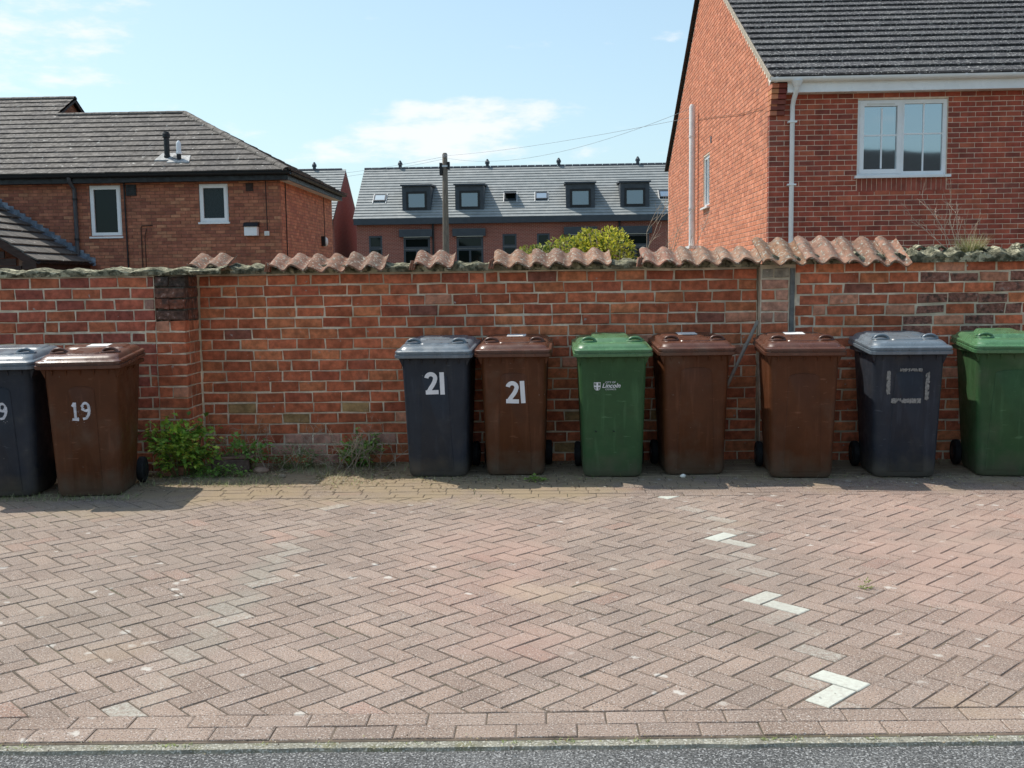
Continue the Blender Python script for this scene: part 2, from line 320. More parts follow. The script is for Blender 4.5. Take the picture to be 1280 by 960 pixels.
def paver_tint(x, y, painted=0):
    k = random.uniform(.88, 1.09); w = random.uniform(-.015, .015)
    pk = .55*sm(x, .8, 2.6)*sm(y, 3.4, 4.3)*(1-sm(y, 7.2, 7.8))*.9+.55*math.exp(-((x+.25)/.55)**2-((y-5.2)/1.3)**2)*max(0, noise.noise(Vector((x*2, y*2, 1)))+.6)
    t = [k*(1+w), k, k*(1-w)]
    t = [t[0]*(1+.26*pk), t[1]*(1+.06*pk), t[2]*(1+.06*pk)]
    if random.random() < .025: t = [t[0]*1.08, t[1]*.97, t[2]*.95]
    return (t[0], t[1], t[2], painted)
A_ = .1015
hx = 1.02-.0; hy = 3.585
strong = [(1.02, 3.59, .8), (1.094, 3.741, .85), (1.008, 4.75, .75), (1.066, 4.618, .8), (.963, 5.935, .9), (1.046, 5.787, .65), (.933, 7.034, .85), (1.017, 6.9, .9), (.984, 4.75, .6)]
pav = []; painted_log = []
Y0, Y1 = 3.446, 7.02; SK = .0235
def clip_poly(P, axis, val, keep_greater):
    out = []
    for i in range(len(P)):
        a, b = P[i], P[(i+1) % len(P)]; ia = (a[axis] > val) == keep_greater; ib = (b[axis] > val) == keep_greater
        if ia: out.append(a)
        if ia != ib:
            t = (val-a[axis])/(b[axis]-a[axis]); out.append((a[0]+(b[0]-a[0])*t, a[1]+(b[1]-a[1])*t))
    return out
def slab(poly, h, bev=.0035):
    n = len(poly); cx = sum(p[0] for p in poly)/n; cy = sum(p[1] for p in poly)/n
    tx, ty = random.uniform(-.010, .010), random.uniform(-.010, .010)
    hh = lambda p: h+(p[0]-cx)*tx+(p[1]-cy)*ty
    inn = []
    for p in poly:
        d = Vector((cx-p[0], cy-p[1])); l = d.length; q = (p[0]+d.x/l*bev*1.4, p[1]+d.y/l*bev*1.4); inn.append(q)
    v = [(p[0], p[1], -.03) for p in poly]+[(p[0], p[1], hh(p)-bev*.8) for p in poly]+[(p[0], p[1], hh(p)) for p in inn]
    f = [tuple(range(2*n, 3*n))]
    for k in range(n):
        m = (k+1) % n; f += [(k, m, n+m, n+k), (n+k, n+m, 2*n+m, 2*n+k)]
    return v, f
r2 = A_/math.sqrt(2)
def M2(u, v): return (hx+(u-v)*r2-(1-.5)*r2, hy+(u+v)*r2-(1.5)*r2)
gp = .0025/A_
for i in range(-30, 40):
    for k in range(-60, 60):
        bu, bv = 2*i+k, 2*i-k
        for (a, b, c, d) in ((0, 2, 0, 1), (2, 3, 0, 2)):
            u0, u1, v0, v1 = bu+a, bu+b, bv+c, bv+d
            cxp, cyp = M2((u0+u1)/2, (v0+v1)/2)
            if not (Y0-.15 < cyp < Y1+.15) or abs(cxp) > 1.2+cyp*.62: continue
            g_ = gp*random.uniform(.9, 1.9)
            P = [M2(u0+g_, v0+g_), M2(u1-g_, v0+g_), M2(u1-g_, v1-g_), M2(u0+g_, v1-g_)]
            P = [(a, b-SK*a) for a, b in P]; P = clip_poly(P, 1, Y0+.003, True)
            P = [(a, b+SK*a) for a, b in P]
            if len(P) > 2: P = clip_poly(P, 1, Y1-.003, False)
            if len(P) < 3: continue
            ar = abs(sum(P[q][0]*P[(q+1) % len(P)][1]-P[(q+1) % len(P)][0]*P[q][1] for q in range(len(P)))/2)
            if ar < .0009: continue
            pt = 0
            for sx, sy, sv in strong:
                if abs(cxp-sx) < .06 and abs(cyp-sy) < .072: pt = max(pt, sv)
            if pt == 0 and .94 < cxp < 1.12 and random.random() < .85: pt = random.choice([.16, .24, .32, .38])*(.7 if cyp < 3.9 else 1)*random.uniform(.6, 1.1)
            if pt == 0 and abs(cxp+1.47) < .085: pt = random.choice([.18, .26, .34, .40])*random.uniform(.6, 1.1)
            v, f = slab(P, random.uniform(-.0012, .0018))
            pav.append((v, f, paver_tint(cxp, cyp, pt)))
pav_base = MB().add([(-14, 3.4-14*SK, -.028), (14, 3.4+14*SK, -.028), (14, 9.0, -.028), (-14, 9.0, -.028)], [(0, 1, 2, 3)]).build('block_paving', mt['sand']); pav_base['kind'] = 'structure'
# stretcher rows from the herringbone back to the wall foot
y = Y1; row = 0
while y < 8.5:
    x = -7-random.uniform(0, .2)+row*.1
    while x < 7:
        if abs(x) < .8+y*.6:
            v, f = slab([(x+.002, y+.002), (x+.2, y+.002), (x+.2, y+.1), (x+.002, y+.1)], random.uniform(-.0015, .003))
            t = paver_tint(x, y); t = (t[0]*.85, t[1]*.85, t[2]*.85, 0)
            pav.append((v, f, t))
        x += .2025
    y += .1025; row += 1
lay(pav, 'paver', mt['paver'], pav_base, 300)
ed_base = MB().add([(-14, 3.25-14*SK, -.024), (14, 3.25+14*SK, -.024), (14, 3.45+14*SK, -.024), (-14, 3.45-14*SK, -.024)], [(0, 1, 2, 3)]).build('edging_course', mt['sand']); ed_base['kind'] = 'structure'
edp = []
for r_, (ya, yb) in enumerate(((3.250, 3.3455), (3.3485, 3.4435))):
    x = -4.2+[.005, .106][r_]
    while x < 4.5:
        v, f = slab([(x+.002, ya+SK*x), (x+.2025, ya+SK*(x+.2)), (x+.2025, yb+SK*(x+.2)), (x+.002, yb+SK*x)], random.uniform(-.001, .002))
        t = paver_tint(x, 3.3); edp.append((v, f, t)); x += .2045
lay(edp, 'paver', mt['paver'], ed_base, 300)
# ------------------------------------------------------------------ the old garden wall, in three lengths
BIN_RECTS = [(500, 445, 585, 600), (598, 445, 683, 600), (722, 445, 808, 600), (820, 445, 915, 600), (955, 445, 1055, 600), (1070, 445, 1185, 600), (1200, 440, 1290, 600), (-10, 465, 75, 630), (50, 465, 182, 630)]
def old_brick(x0, x1, z0, z1, y, tone=None, rough=0, dx=0):
    n = noise.noise(Vector((x0*1.3, z0*2, 5)))
    if tone is None:
        r = random.random()
        k = random.uniform(.82, 1.15)
        if r < .66: t = (.475*k, .135*k, .066*k)
        elif r < .86: t = (.55*k, .185*k, .085*k)
        elif r < .945: t = (.40*k, .108*k, .058*k)
        elif r < .985: t = (.54*k, .235*k, .145*k)
        else: t = (.30*k, .11*k, .075*k)
        t = tuple(c*(1+.18*n) for c in t)
    else:
        k = random.uniform(.85, 1.15); t = tuple(c*k for c in tone)
    v, f = chip(Vector((0, y, 0)), X, Z, -Y, x0, x1, z0, z1, .09, random.uniform(-.003, .003)-rough*random.uniform(0, .003), random.uniform(.003, .0085), .0042+rough*.002)
    return v, f, t
def wallrun(x0, x1, y, z0, ztop, pitch=.0887, length=.238, toner=None, phase=0.0):
    out = []; nr = int((ztop-z0)/pitch+.5)
    for r in range(nr):
        zb = z0+r*pitch; x = x0-((r % 2)*length*.5)-phase-random.uniform(0, .02)
        tilt = 0
        while x < x1-.01:
            l = length*random.uniform(.965, 1.03)
            if random.random() < .075: l = length*.5*random.uniform(.9, 1.1)
            a, b = max(x, x0), min(x+l, x1)
            if x1-b < .05: b = x1
            if b-a > .035:
                tn = toner(.5*(a+b), zb) if toner else None; rg = 0
                if tn and len(tn) == 4: rg = tn[3]; tn = tn[:3]; tn = None if tn[0] is None else tn
                zj = .004*noise.noise(Vector((a*.7, r*3, 2)))
                o_ = old_brick(a+.0058, b-.0058, zb+.0062+zj, zb+pitch-.0062+zj, y, tn, rg)
                out.append((o_, rg))
            x = b if b == x1 else x+l
    return out
def place_wall(runs, parent):
    pcs = [o for o, rg in runs]
    lay([p for p, (o, rg) in zip(pcs, runs) if rg < .8], 'brick', mt['brick'], parent, 300, BIN_RECTS)
    rr = [p for p, (o, rg) in zip(pcs, runs) if rg >= .8]
    if rr:
        for v, f, t in rr: raw('brick', v, f, mt['brick_rough'], parent, t)
ZB, ZT = -.02, 1.60
# left length, nearer, with the darker plum bricks
lw = thing('brick_wall', 'weathered plum red brick wall behind the bins numbered 19, left of the pillar', 'wall', (-4.6, 8.27, 0), group='old garden wall lengths')
def tone_left(x, z):
    r = random.random(); k = .95+.15*noise.noise(Vector((x*2, z*3, 0)))
    if r < .55: t = (.42, .115, .068)
    elif r < .74: t = (.33, .092, .064)
    elif r < .97: t = (.48, .145, .072)
    else: t = (.40, .22, .17)
    return tuple(c*k for c in t)
box('mortar', -9, -3.105, 8.129, 8.45, -.1, ZT, mt['mortar'], lw)
place_wall(wallrun(-9, -3.105, 8.122, ZB, ZT, .0887, .236, tone_left, .05), lw)
# middle length with its pillar
mw = thing('brick_wall', 'orange red brick wall with a projecting pillar, behind the middle bins', 'wall', (-.6, 8.6, 0), group='old garden wall lengths')
box('mortar', -2.87, 1.75, 8.459, 8.76, -.1, ZT, mt['mortar'], mw)
def tone_mid(x, z):
    if z < .22 and -2.2 < x < -1.3 and random.random() < .6: return (.46, .24, .18, .0)
    if z < .45 and random.random() < .07: return (.36, .22, .10, 0)
    return (None, None, None, .2)
place_wall(wallrun(-2.855, 1.75, 8.450, ZB, ZT, .0887, .238, lambda x, z: tone_mid(x, z), .03), mw)
mt['soot'] = mat('sooty_mortar', (.16, .14, .11), .95, .5, 20, .9, 60, spec=.1, second=(.28, .25, .20), sec_scale=24, sec_lo=.55, sec_hi=.62, dist=.02)
# pillar: front face and right-hand return

box('pillar', -3.096, -2.868, 8.112, 8.458, -.1, 1.21, mt['mortar'], mw)
box('pillar_head', -3.090, -2.874, 8.15, 8.458, 1.211, ZT-.005, mt['soot'], mw)
pz = []
nr = int((ZT-ZB)/.0887+.5)
for r in range(nr):
    z0 = ZB+r*.0887; sooty = z0 > 1.22
    tone = random.choice([(.11, .085, .07), (.20, .10, .07), (.30, .12, .08)]) if (z0 > 1.36) else (random.choice([(.20, .11, .08), (.32, .12, .075)]) if sooty else None)
    if not sooty and random.random() < .3: tone = (.46, .22, .13)
    if r % 2: cuts = [(-3.1, -2.985), (-2.985, -2.861)]
    else: cuts = [(-3.1, -2.861)]
    for j, (a, b) in enumerate(cuts):
        if 1.25 < z0 < 1.3 and j == 0: tone = (.06, .05, .04)
        dep = .10
        o_ = old_brick(a+.004, b-(.004 if b < -2.87 else 0), z0+.0055, z0+.0832, 8.105+(.03 if z0 > 1.22 and random.random() < .6 else 0), tone, 1.0 if sooty else .3)
        pz.append(o_)
    # return face looking +X
    for (a, b) in (((.105, .21), (.215, .335)) if r % 2 else ((.105, .335),)):
        rt = (.48, .16, .08) if z0 < 1.2 else (.34, .13, .08)
        kk = random.uniform(.75, 1.15)
        v, f = chip(Vector((-2.861, 8.105, 0)), Y, Z, X, a+.005, b-.003, z0+.0055, z0+.0832, .06, random.uniform(-.003, .003), .004, .003)
        pz.append((v, f, tuple(c*kk for c in rt)))
for v, f, t in pz: raw('brick', v, f, mt['brick_rough'] if min(p[2] for p in v) > 1.2 else mt['brick'], mw, t)
# right length
rw = thing('brick_wall', 'patched brick wall with spalled faces and a grey vertical joint, behind the right bins', 'wall', (3.3, 8.5, 0), group='old garden wall lengths')
box('mortar', 1.757, 8.6, 8.369, 8.70, -.1, ZT+.01, mt['mortar'], rw)
def tone_right(x, z):
    sp = sm(x, 2.5, 3.2)*sm(z, .85, 1.05)*(1-sm(z, 1.48, 1.56)*.6)
    if noise.noise(Vector((x*1.6, z*2.5, 8)))*.8+sp > .62 and random.random() < .8: return (.36, .16, .115, 1.0)
    if random.random() < .22: return (.43, .125, .066, 0)
    return (None, None, None, .2)
def tone_pier(x, z):
    r = random.random()
    if z > 1.45: return (.30, .25, .19, 0)
    if r < .45: return (.50, .25, .17, 0)
    return (None, None, None, .2)
place_wall(wallrun(1.760, 1.985, 8.362, ZB, ZT, .0887, .226, tone_pier, 0)+wallrun(2.035, 8.6, 8.362, ZB, ZT+.03, .0860, .240, tone_right, .08), rw)
mt['joint'] = mat('grey_cement', (.19, .185, .17), .95, .3, 14, .8, 80, spec=.1, dist=.01)
v = []; n = 60
for i in range(n+1):
    z = 1.57*i/n; w = .022+.007*noise.noise(Vector((0, 0, z*6))); xx = 2.010+.004*noise.noise(Vector((3, 0, z*3)))
    v += [(xx-w, 8.372, z), (xx-w*.7, 8.355, z), (xx+w*.7, 8.355, z), (xx+w, 8.372, z)]
raw('cement_joint', v, [(i*4+k, i*4+k+1, i*4+k+5, i*4+k+4) for i in range(n) for k in range(3)], mt['joint'], rw)
# ------------------------------------------------------------------ coping: lumpy mortar bed and clay pantiles
def bed(x0, x1, yf, yb, zb, zt, parent, amp=.02, rough=.016, wave=.155, seed=0, lift=.0):
    nx = int((x1-x0)/.009); nv = 15; v = []
    for i in range(nx+1):
        x = x0+(x1-x0)*i/nx; wv = math.sin(2*math.pi*(x/wave+seed*.37))
        for k in range(nv+1):
            t = k/nv
            if t < .25: yy = yf+.012*(.25-t)*4; zz = zb+(zt-zb)*(t/.25)*.62
            elif t < .8:
                s = (t-.25)/.55; yy = yf+(yb-yf)*s*.55; zz = zb+(zt-zb)*(.62+.38*s)
            else: s = (t-.8)/.2; yy = yf+(yb-yf)*(.55+.45*s); zz = zt-.03*s
            q = Vector((x*9+seed, yy*9, zz*9)); nn = noise.noise(q)*.6+noise.noise(q*2.7)*.35+noise.noise(q*6)*.2
            wt = min(1, t*4) if t < .25 else 1
            zz += (amp*wv*(1 if t >= .2 else t*3))+rough*nn*wt*1.6+lift*sm(t, .3, .8)*max(0, nn)
            yy += .012*nn-.010*wv*(1-t)+(.02*noise.noise(Vector((x*3.3, seed, 2))) if t > .1 else 0)
            v.append((x, yy, zz))
    f = [(i*(nv+1)+k, (i+1)*(nv+1)+k, (i+1)*(nv+1)+k+1, i*(nv+1)+k+1) for i in range(nx) for k in range(nv)]
    return raw('mortar_bed', v, f, mt['bed'], parent, smooth=False)
bed(-9, -2.93, 8.095, 8.44, 1.580, 1.648, lw, .009, .010, .31, 1)
bed(-3.13, -2.55, 8.08, 8.44, 1.585, 1.640, mw, .009, .012, .31, 1.3)
bed(-2.9, 1.76, 8.40, 8.74, 1.585, 1.665, mw, .008, .018, .155, 2)
bed(1.76, 8.6, 8.315, 8.69, 1.60, 1.70, rw, .014, .022, .165, 3, .05)
def pantile(wave=.155, waves=2, length=.34, amp=.030, thick=.014, seed=0):
    rnd = random.Random(seed); nx = 12*waves; ny = 5; top = []; bot = []
    for j in range(ny+1):
        for i in range(nx+1):
            u = i/nx*waves; ph = (u % 1.0) if u < waves else 1.0
            # steep on one side, long roll on the other
            w = math.sin(2*math.pi*u)+.16*math.sin(4*math.pi*u+.6)
            z = amp*w; x = (u-waves/2)*wave; y = -length*j/ny
            q = Vector((x*14+seed*3, y*14, seed)); z += .003*noise.noise(q)+.0016*noise.noise(q*3)
            if j == ny: y += .006*noise.noise(Vector((x*20, seed, 4)))+(.012*max(0, noise.noise(Vector((x*45, seed*1.7, 1)))-.2))
            top.append((x, y, z+thick/2)); bot.append((x, y, z-thick/2))
    n = len(top); v = top+bot; w_ = nx+1; f = []
    for j in range(ny):
        for i in range(nx):
            a = j*w_+i; f.append((a, a+w_, a+w_+1, a+1)); f.append((n+a, n+a+1, n+a+w_+1, n+a+w_))
    for i in range(nx):
        a = ny*w_+i; f.append((a, n+a, n+a+1, a+1)); f.append((i, i+1, n+i+1, n+i))
    for j in range(ny):
        a = j*w_; f.append((a, n+a, n+a+w_, a+w_)); b = a+nx; f.append((b, b+w_, n+b+w_, n+b))
    return v, f
def put_tile(x, yb, zb, slope, parent, waves=2, length=.34, wave=.155, amp=.030, rz=0, seed=0, roll=0):
    v, f = pantile(wave, waves, length, amp, .015, seed)
    m = Matrix.Translation((x, yb, zb)) @ Matrix.Rotation(rz, 4, 'Z') @ Matrix.Rotation(slope, 4, 'X') @ Matrix.Rotation(roll, 4, 'Y')
    k = random.uniform(.72, 1.22); t = (k*random.uniform(.92, 1.10), k, k*random.uniform(.9, 1.05))
    o = raw('pantile', [m @ Vector(p) for p in v], f, mt['pantile'], parent, t, smooth=False); return smooth_angle(o, 38)
sd_ = 0
def tiles(x0, n, parent, yb=8.60, zb=1.745, slope=.33, waves=2, wave=.157, length=.33, amp=.023, rz=0.0, zj=.006, dz=0):
    global sd_
    for i in range(n):
        sd_ += 1
        put_tile(x0+(i+.5)*wave*waves, yb+random.uniform(-.01, .01), zb+dz*i+random.uniform(-zj, zj)+(.008 if i % 2 else 0), slope+random.uniform(-.03, .03), parent, waves, length, wave*1.03, amp, rz+random.uniform(-.02, .02), sd_, random.uniform(-.012, .012))
def fragment(x, parent, n=3, y=8.36, z=1.60, h=.085):
    for k in range(n):
        v, f = chip(Vector((x+k*.016, y, z)), X, (Z+X*.22).normalized(), -Y, 0, .013, 0, h*random.uniform(.85, 1), .12, 0, .002, .001)
        raw('tile_fragment', v, f, mt['pantile'], parent, (1.05, .85, .8))
# tile runs at their measured stations
tiles(-2.885, 1, mw); fragment(-2.93, mw, 3, 8.34)
tiles(-2.225, 1, mw, zb=1.735); tiles(-1.915, 2, mw, zb=1.728); fragment(-2.275, mw, 3, 8.34)
tiles(-1.04, 1, mw, zb=1.735); fragment(-1.09, mw, 3, 8.34)
tiles(-.395, 3, mw, zb=1.737); fragment(-.445, mw, 3, 8.34)
tiles(.805, 3, mw, zb=1.737); fragment(.757, mw, 3, 8.34)
tiles(1.73, 3, rw, 8.58, 1.80, .50, 2, .170, .40, .027, .05, .004); tiles(1.73+6*.17-.02, 1, rw, 8.58, 1.80, .50, 1, .170, .40, .027, .05)
# broken tile ends poking out of the bed on the right
for k in range(17):
    x = 2.95+k*.165+random.uniform(-.03, .03)
    sd_ += 1; TL = put_tile(x, 8.62, 1.715+random.uniform(-.01, .02), .12, rw, 1, .10+random.uniform(0, .05), .15, .022, random.uniform(-.2, .2), sd_)
    TL.data.materials[0] = mt['bed']
# ------------------------------------------------------------------ wheelie bins
def rr(w, y0, y1, r, z, n=5, tilt=0):
    out = []; hw = w/2
    for (cx, cy, a0) in ((hw-r, y1-r, 0), (-hw+r, y1-r, 90), (-hw+r, y0+r, 180), (hw-r, y0+r, 270)):
        for k in range(n+1):
            a = R(a0+90*k/n); yy = cy+r*math.sin(a); out.append((cx+r*math.cos(a), yy, z+tilt*(yy+.37)))
    return out
def fy(z): return -.262-.058*(z-.05)
def plastic(name, col, rough=.50, sp=.22, dirt=(.16, .14, .11), d=.18):
    m = mat(name, col, rough, .14, 6, .10, 240, spec=sp, second=tuple(c*.75+dd*.25 for c, dd in zip(col, dirt)), sec_scale=4, sec_lo=.5, sec_hi=.8, speck=tuple(c*.6+dd*.4*2 for c, dd in zip(col, (.2, .19, .17))), speck_scale=34, speck_thr=.73, rvar=.10)
    nt = m.node_tree; L = nt.links.new; b = nt.nodes['Principled BSDF']; src = b.inputs['Base Color'].links[0].from_socket
    def streak(src, sc, nsc, lo, hi, amt, c2):
        g1 = nt.nodes.new('ShaderNodeNewGeometry'); mp = nt.nodes.new('ShaderNodeMapping'); mp.inputs['Scale'].default_value = sc; L(g1.outputs['Position'], mp.inputs[0])
        n1 = nt.nodes.new('ShaderNodeTexNoise'); n1.inputs['Scale'].default_value = nsc; n1.inputs['Detail'].default_value = 5; L(mp.outputs[0], n1.inputs['Vector'])
        r1 = nt.nodes.new('ShaderNodeMapRange'); r1.inputs[1].default_value = lo; r1.inputs[2].default_value = hi; r1.inputs[4].default_value = amt; L(n1.outputs[0], r1.inputs[0])
        x1 = nt.nodes.new('ShaderNodeMix'); x1.data_type = 'RGBA'; L(r1.outputs[0], x1.inputs[0]); L(src, x1.inputs[6]); x1.inputs[7].default_value = (*c2, 1); return x1.outputs[2]
    src = streak(src, (1, 1, .09), 26, .56, .74, .30, tuple(min(1, c*2.2+.02) for c in col))
    src = streak(src, (.35, .35, 1.6), 30, .66, .74, .35, tuple(min(1, c*2.6+.05) for c in col))
    g = nt.nodes.new('ShaderNodeNewGeometry'); s = nt.nodes.new('ShaderNodeSeparateXYZ'); L(g.outputs['Position'], s.inputs[0])
    n = nt.nodes.new('ShaderNodeTexNoise'); n.inputs['Scale'].default_value = 9; n.inputs['Detail'].default_value = 6; L(g.outputs['Position'], n.inputs['Vector'])
    a = nt.nodes.new('ShaderNodeMath'); a.operation = 'MULTIPLY_ADD'; L(n.outputs[0], a.inputs[0]); a.inputs[1].default_value = -.3; L(s.outputs[2], a.inputs[2])
    r = nt.nodes.new('ShaderNodeMapRange'); r.inputs[1].default_value = .05; r.inputs[2].default_value = -.14; r.inputs[3].default_value = 0; r.inputs[4].default_value = .6; L(a.outputs[0], r.inputs[0])
    x = nt.nodes.new('ShaderNodeMix'); x.data_type = 'RGBA'; L(r.outputs[0], x.inputs[0]); L(src, x.inputs[6]); x.inputs[7].default_value = (.13, .11, .08, 1); L(x.outputs[2], b.inputs['Base Color'])
    return m
mt['b_grey'] = plastic('charcoal_plastic', (.027, .032, .043)); mt['b_greyL'] = plastic('charcoal_lid_faded_skylit', (.13, .16, .185), .32, .7)  # charcoal lid colour paler: fading, plus sky reflection put into the base
mt['b_brown'] = plastic('brown_plastic', (.092, .031, .012)); mt['b_brownL'] = plastic('brown_lid_plastic', (.100, .037, .021), .32, .5)
mt['b_green'] = plastic('green_plastic', (.039, .094, .037)); mt['b_greenL'] = plastic('green_lid_skylit', (.073, .178, .078), .30, .6)  # green lid colour raised to carry the sky's reflection
mt['rubber'] = mat('black_rubber', (.012, .012, .013), .8, .2, 20, .2, 80)
mt['vinyl'] = mat('white_vinyl', (.78, .78, .80), .5, .06, 12, .05, 60)
mt['paint'] = mat('white_spray_paint', (.60, .60, .64), .8, .25, 30, .2, 80)
mt['residue'] = mat('adhesive_residue', (.25, .245, .23), .9, .35, 60, .3, 120)
mt['paper'] = mat('white_label', (.80, .79, .76), .6, .06, 12, .05, 60)
def bevelled_bin_body():
    m = MB()
    def ring(z, w=None, s=0):
        w = .446+(.508-.446)*(z/.93) if w is None else w
        return rr(w-s, fy(z)+s/2, .205+.135*(z/.93)-s/2, .055, z)
    m.loft([ring(.0, s=.05), ring(.008, s=.022), ring(.03, s=.004), ring(.06), ring(.25), ring(.5), ring(.75), ring(.905), ring(.93)], True, False)
    # rim flange with a rolled under-edge
    a = rr(.525, fy(.93)-.002, .345, .05, .915); b = rr(.562, fy(.93)-.024, .365, .05, .922); c = rr(.566, fy(.93)-.026, .367, .05, .948); d = rr(.50, fy(.93)+.02, .33, .04, .95)
    m.loft([a, b, c, d], False, True)
    # comb of small fins beneath the rim, front and sides
    for x in (-.19, -.095, 0, .095, .19):
        m.prism([(x-.004, fy(.92)-.022, .924), (x-.004, fy(.92)+.01, .924), (x-.004, fy(.86)+.004, .868)], (.008, 0, 0))
    for sx in (-1, 1):
        for y in (-.18, -.05, .1):
            m.prism([(sx*.277, y, .924), (sx*.24, y, .924), (sx*.246, y, .868)], (0, .008, 0))
    for sx in (-1, 1):      # corner gusset
        m.prism([(sx*.276, fy(.92)+.012, .93), (sx*.235, fy(.92)+.012, .93), (sx*.245, fy(.86)+.02, .855)], (0, .12, 0))
    return m
def arch_panel(hw=.10, z0=.05, z1=.80, rise=.035, bot=.13, proud=.006, y=None):
    pts = [(-bot, z0), (bot, z0)]; n = 10; pts += [(hw, z1-rise)]
    for k in range(1, n): a = math.pi*k/n; pts.append((hw*math.cos(a), z1-rise+rise*math.sin(a)))
    pts += [(-hw, z1-rise)]
    cx = 0; cz = (z0+z1)/2
    out = [(x, fy(z)+.004, z) for x, z in pts]; mid = [(x, fy(z)-proud*.6, z) for x, z in pts]
    inn = [(x*(1-.03) if True else x, fy(z)-proud, z+(cz-z)*.012) for x, z in pts]
    m = MB(); n = len(pts); v = out+mid+inn; f = [tuple(range(2*n, 3*n))]
    for k in range(n):
        q = (k+1) % n; f += [(k, q, n+q, n+k), (n+k, n+q, 2*n+q, 2*n+k)]
    return m.add(v, f)
def lid_mesh(green=False):
    m = MB(); T = .058; zo = .0
    g = lambda w, y0, y1, r, z: rr(w, y0, y1, r, z, 5, T)
    m.loft([g(.555, -.360, .352, .045, .926), g(.590, -.379, .364, .05, .928), g(.592, -.381, .365, .05, .950), g(.574, -.371, .358, .05, .952), g(.574, -.371, .358, .05, .960), g(.584, -.377, .362, .05, .962), g(.584, -.377, .362, .05, .976),
            g(.572, -.369, .356, .05, .982), g(.540, -.345, .345, .055, .984), g(.532, -.338, .340, .06, .990), g(.520, -.330, .335, .06, 1.000), g(.500, -.300, .325, .07, 1.012), g(.470, -.270, .312, .07, 1.018)], True, True)
    # raised centre panel
    if green:
        m.loft([g(.30, -.20, .27, .04, 1.014), g(.27, -.17, .25, .04, 1.040), g(.25, -.155, .24, .04, 1.044)], False, True)
    else:
        m.loft([g(.235, -.26, .30, .03, 1.014), g(.225, -.25, .29, .03, 1.025), g(.215, -.24, .285, .03, 1.026)], False, True)
        m.loft([g(.42, .05, .30, .04, 1.014), g(.39, .07, .285, .04, 1.027), g(.38, .075, .28, .04, 1.0285)], False, True)
    return m
def lid_handle(sx, green=False):
    m = MB(); cx, cy = sx*.175, -.165; z0 = 1.016+.058*.2
    pts = [(cx+.062*math.cos(a), cy+.060*math.sin(a), z0+.004+.014*max(0, math.sin(a))) for a in [2*math.pi*k/20 for k in range(21)]]
    m.tube(pts, .0075, 6, cap=False)
    arc = [(cx+(.052 if sx > 0 else .052)*math.cos(a), cy-.022, z0-.002+.034*math.sin(a)) for a in [math.pi*k/10 for k in range(11)]]
    m.tube(arc, .011, 8)
    return m
def lid_shade_disc(sx):  # flat black disc painting the shade of the hollow under the handle
    cx, cy = sx*.175, -.165; z0 = 1.0195+.058*.2
    n = 18; v = [(cx, cy, z0)]+[(cx+.055*math.cos(2*math.pi*k/n), cy+.052*math.sin(2*math.pi*k/n), z0+.001) for k in range(n)]
    return MB().add(v, [(0, 1+k, 1+(k+1) % n) for k in range(n)])
def wheel_mesh():
    m = MB()
    def ring(x, r): return [(x, .245+r*math.cos(2*math.pi*k/24), .100+r*math.sin(2*math.pi*k/24)) for k in range(24)]
    return [ring(-.024, .072), ring(-.026, .088), ring(-.018, .098), ring(0, .100), ring(.018, .098), ring(.026, .088), ring(.024, .072)]
cache = {}
def local_obj(key, maker, name, material, parent, smooth=35, **k):
    kk = (key, material.name)
    if kk not in cache:
        o = maker().build(name, material, parent, **k)
        if smooth: smooth_angle(o, smooth)
        cache[kk] = o; return o
    src = cache[kk]; o = src.copy(); S.collection.objects.link(o); o.parent = parent; POS[o.name] = POS[src.name].copy()
    o.location = POS[src.name]-abspos(parent); o.name = name; POS[o.name] = POS[src.name].copy()
    return o
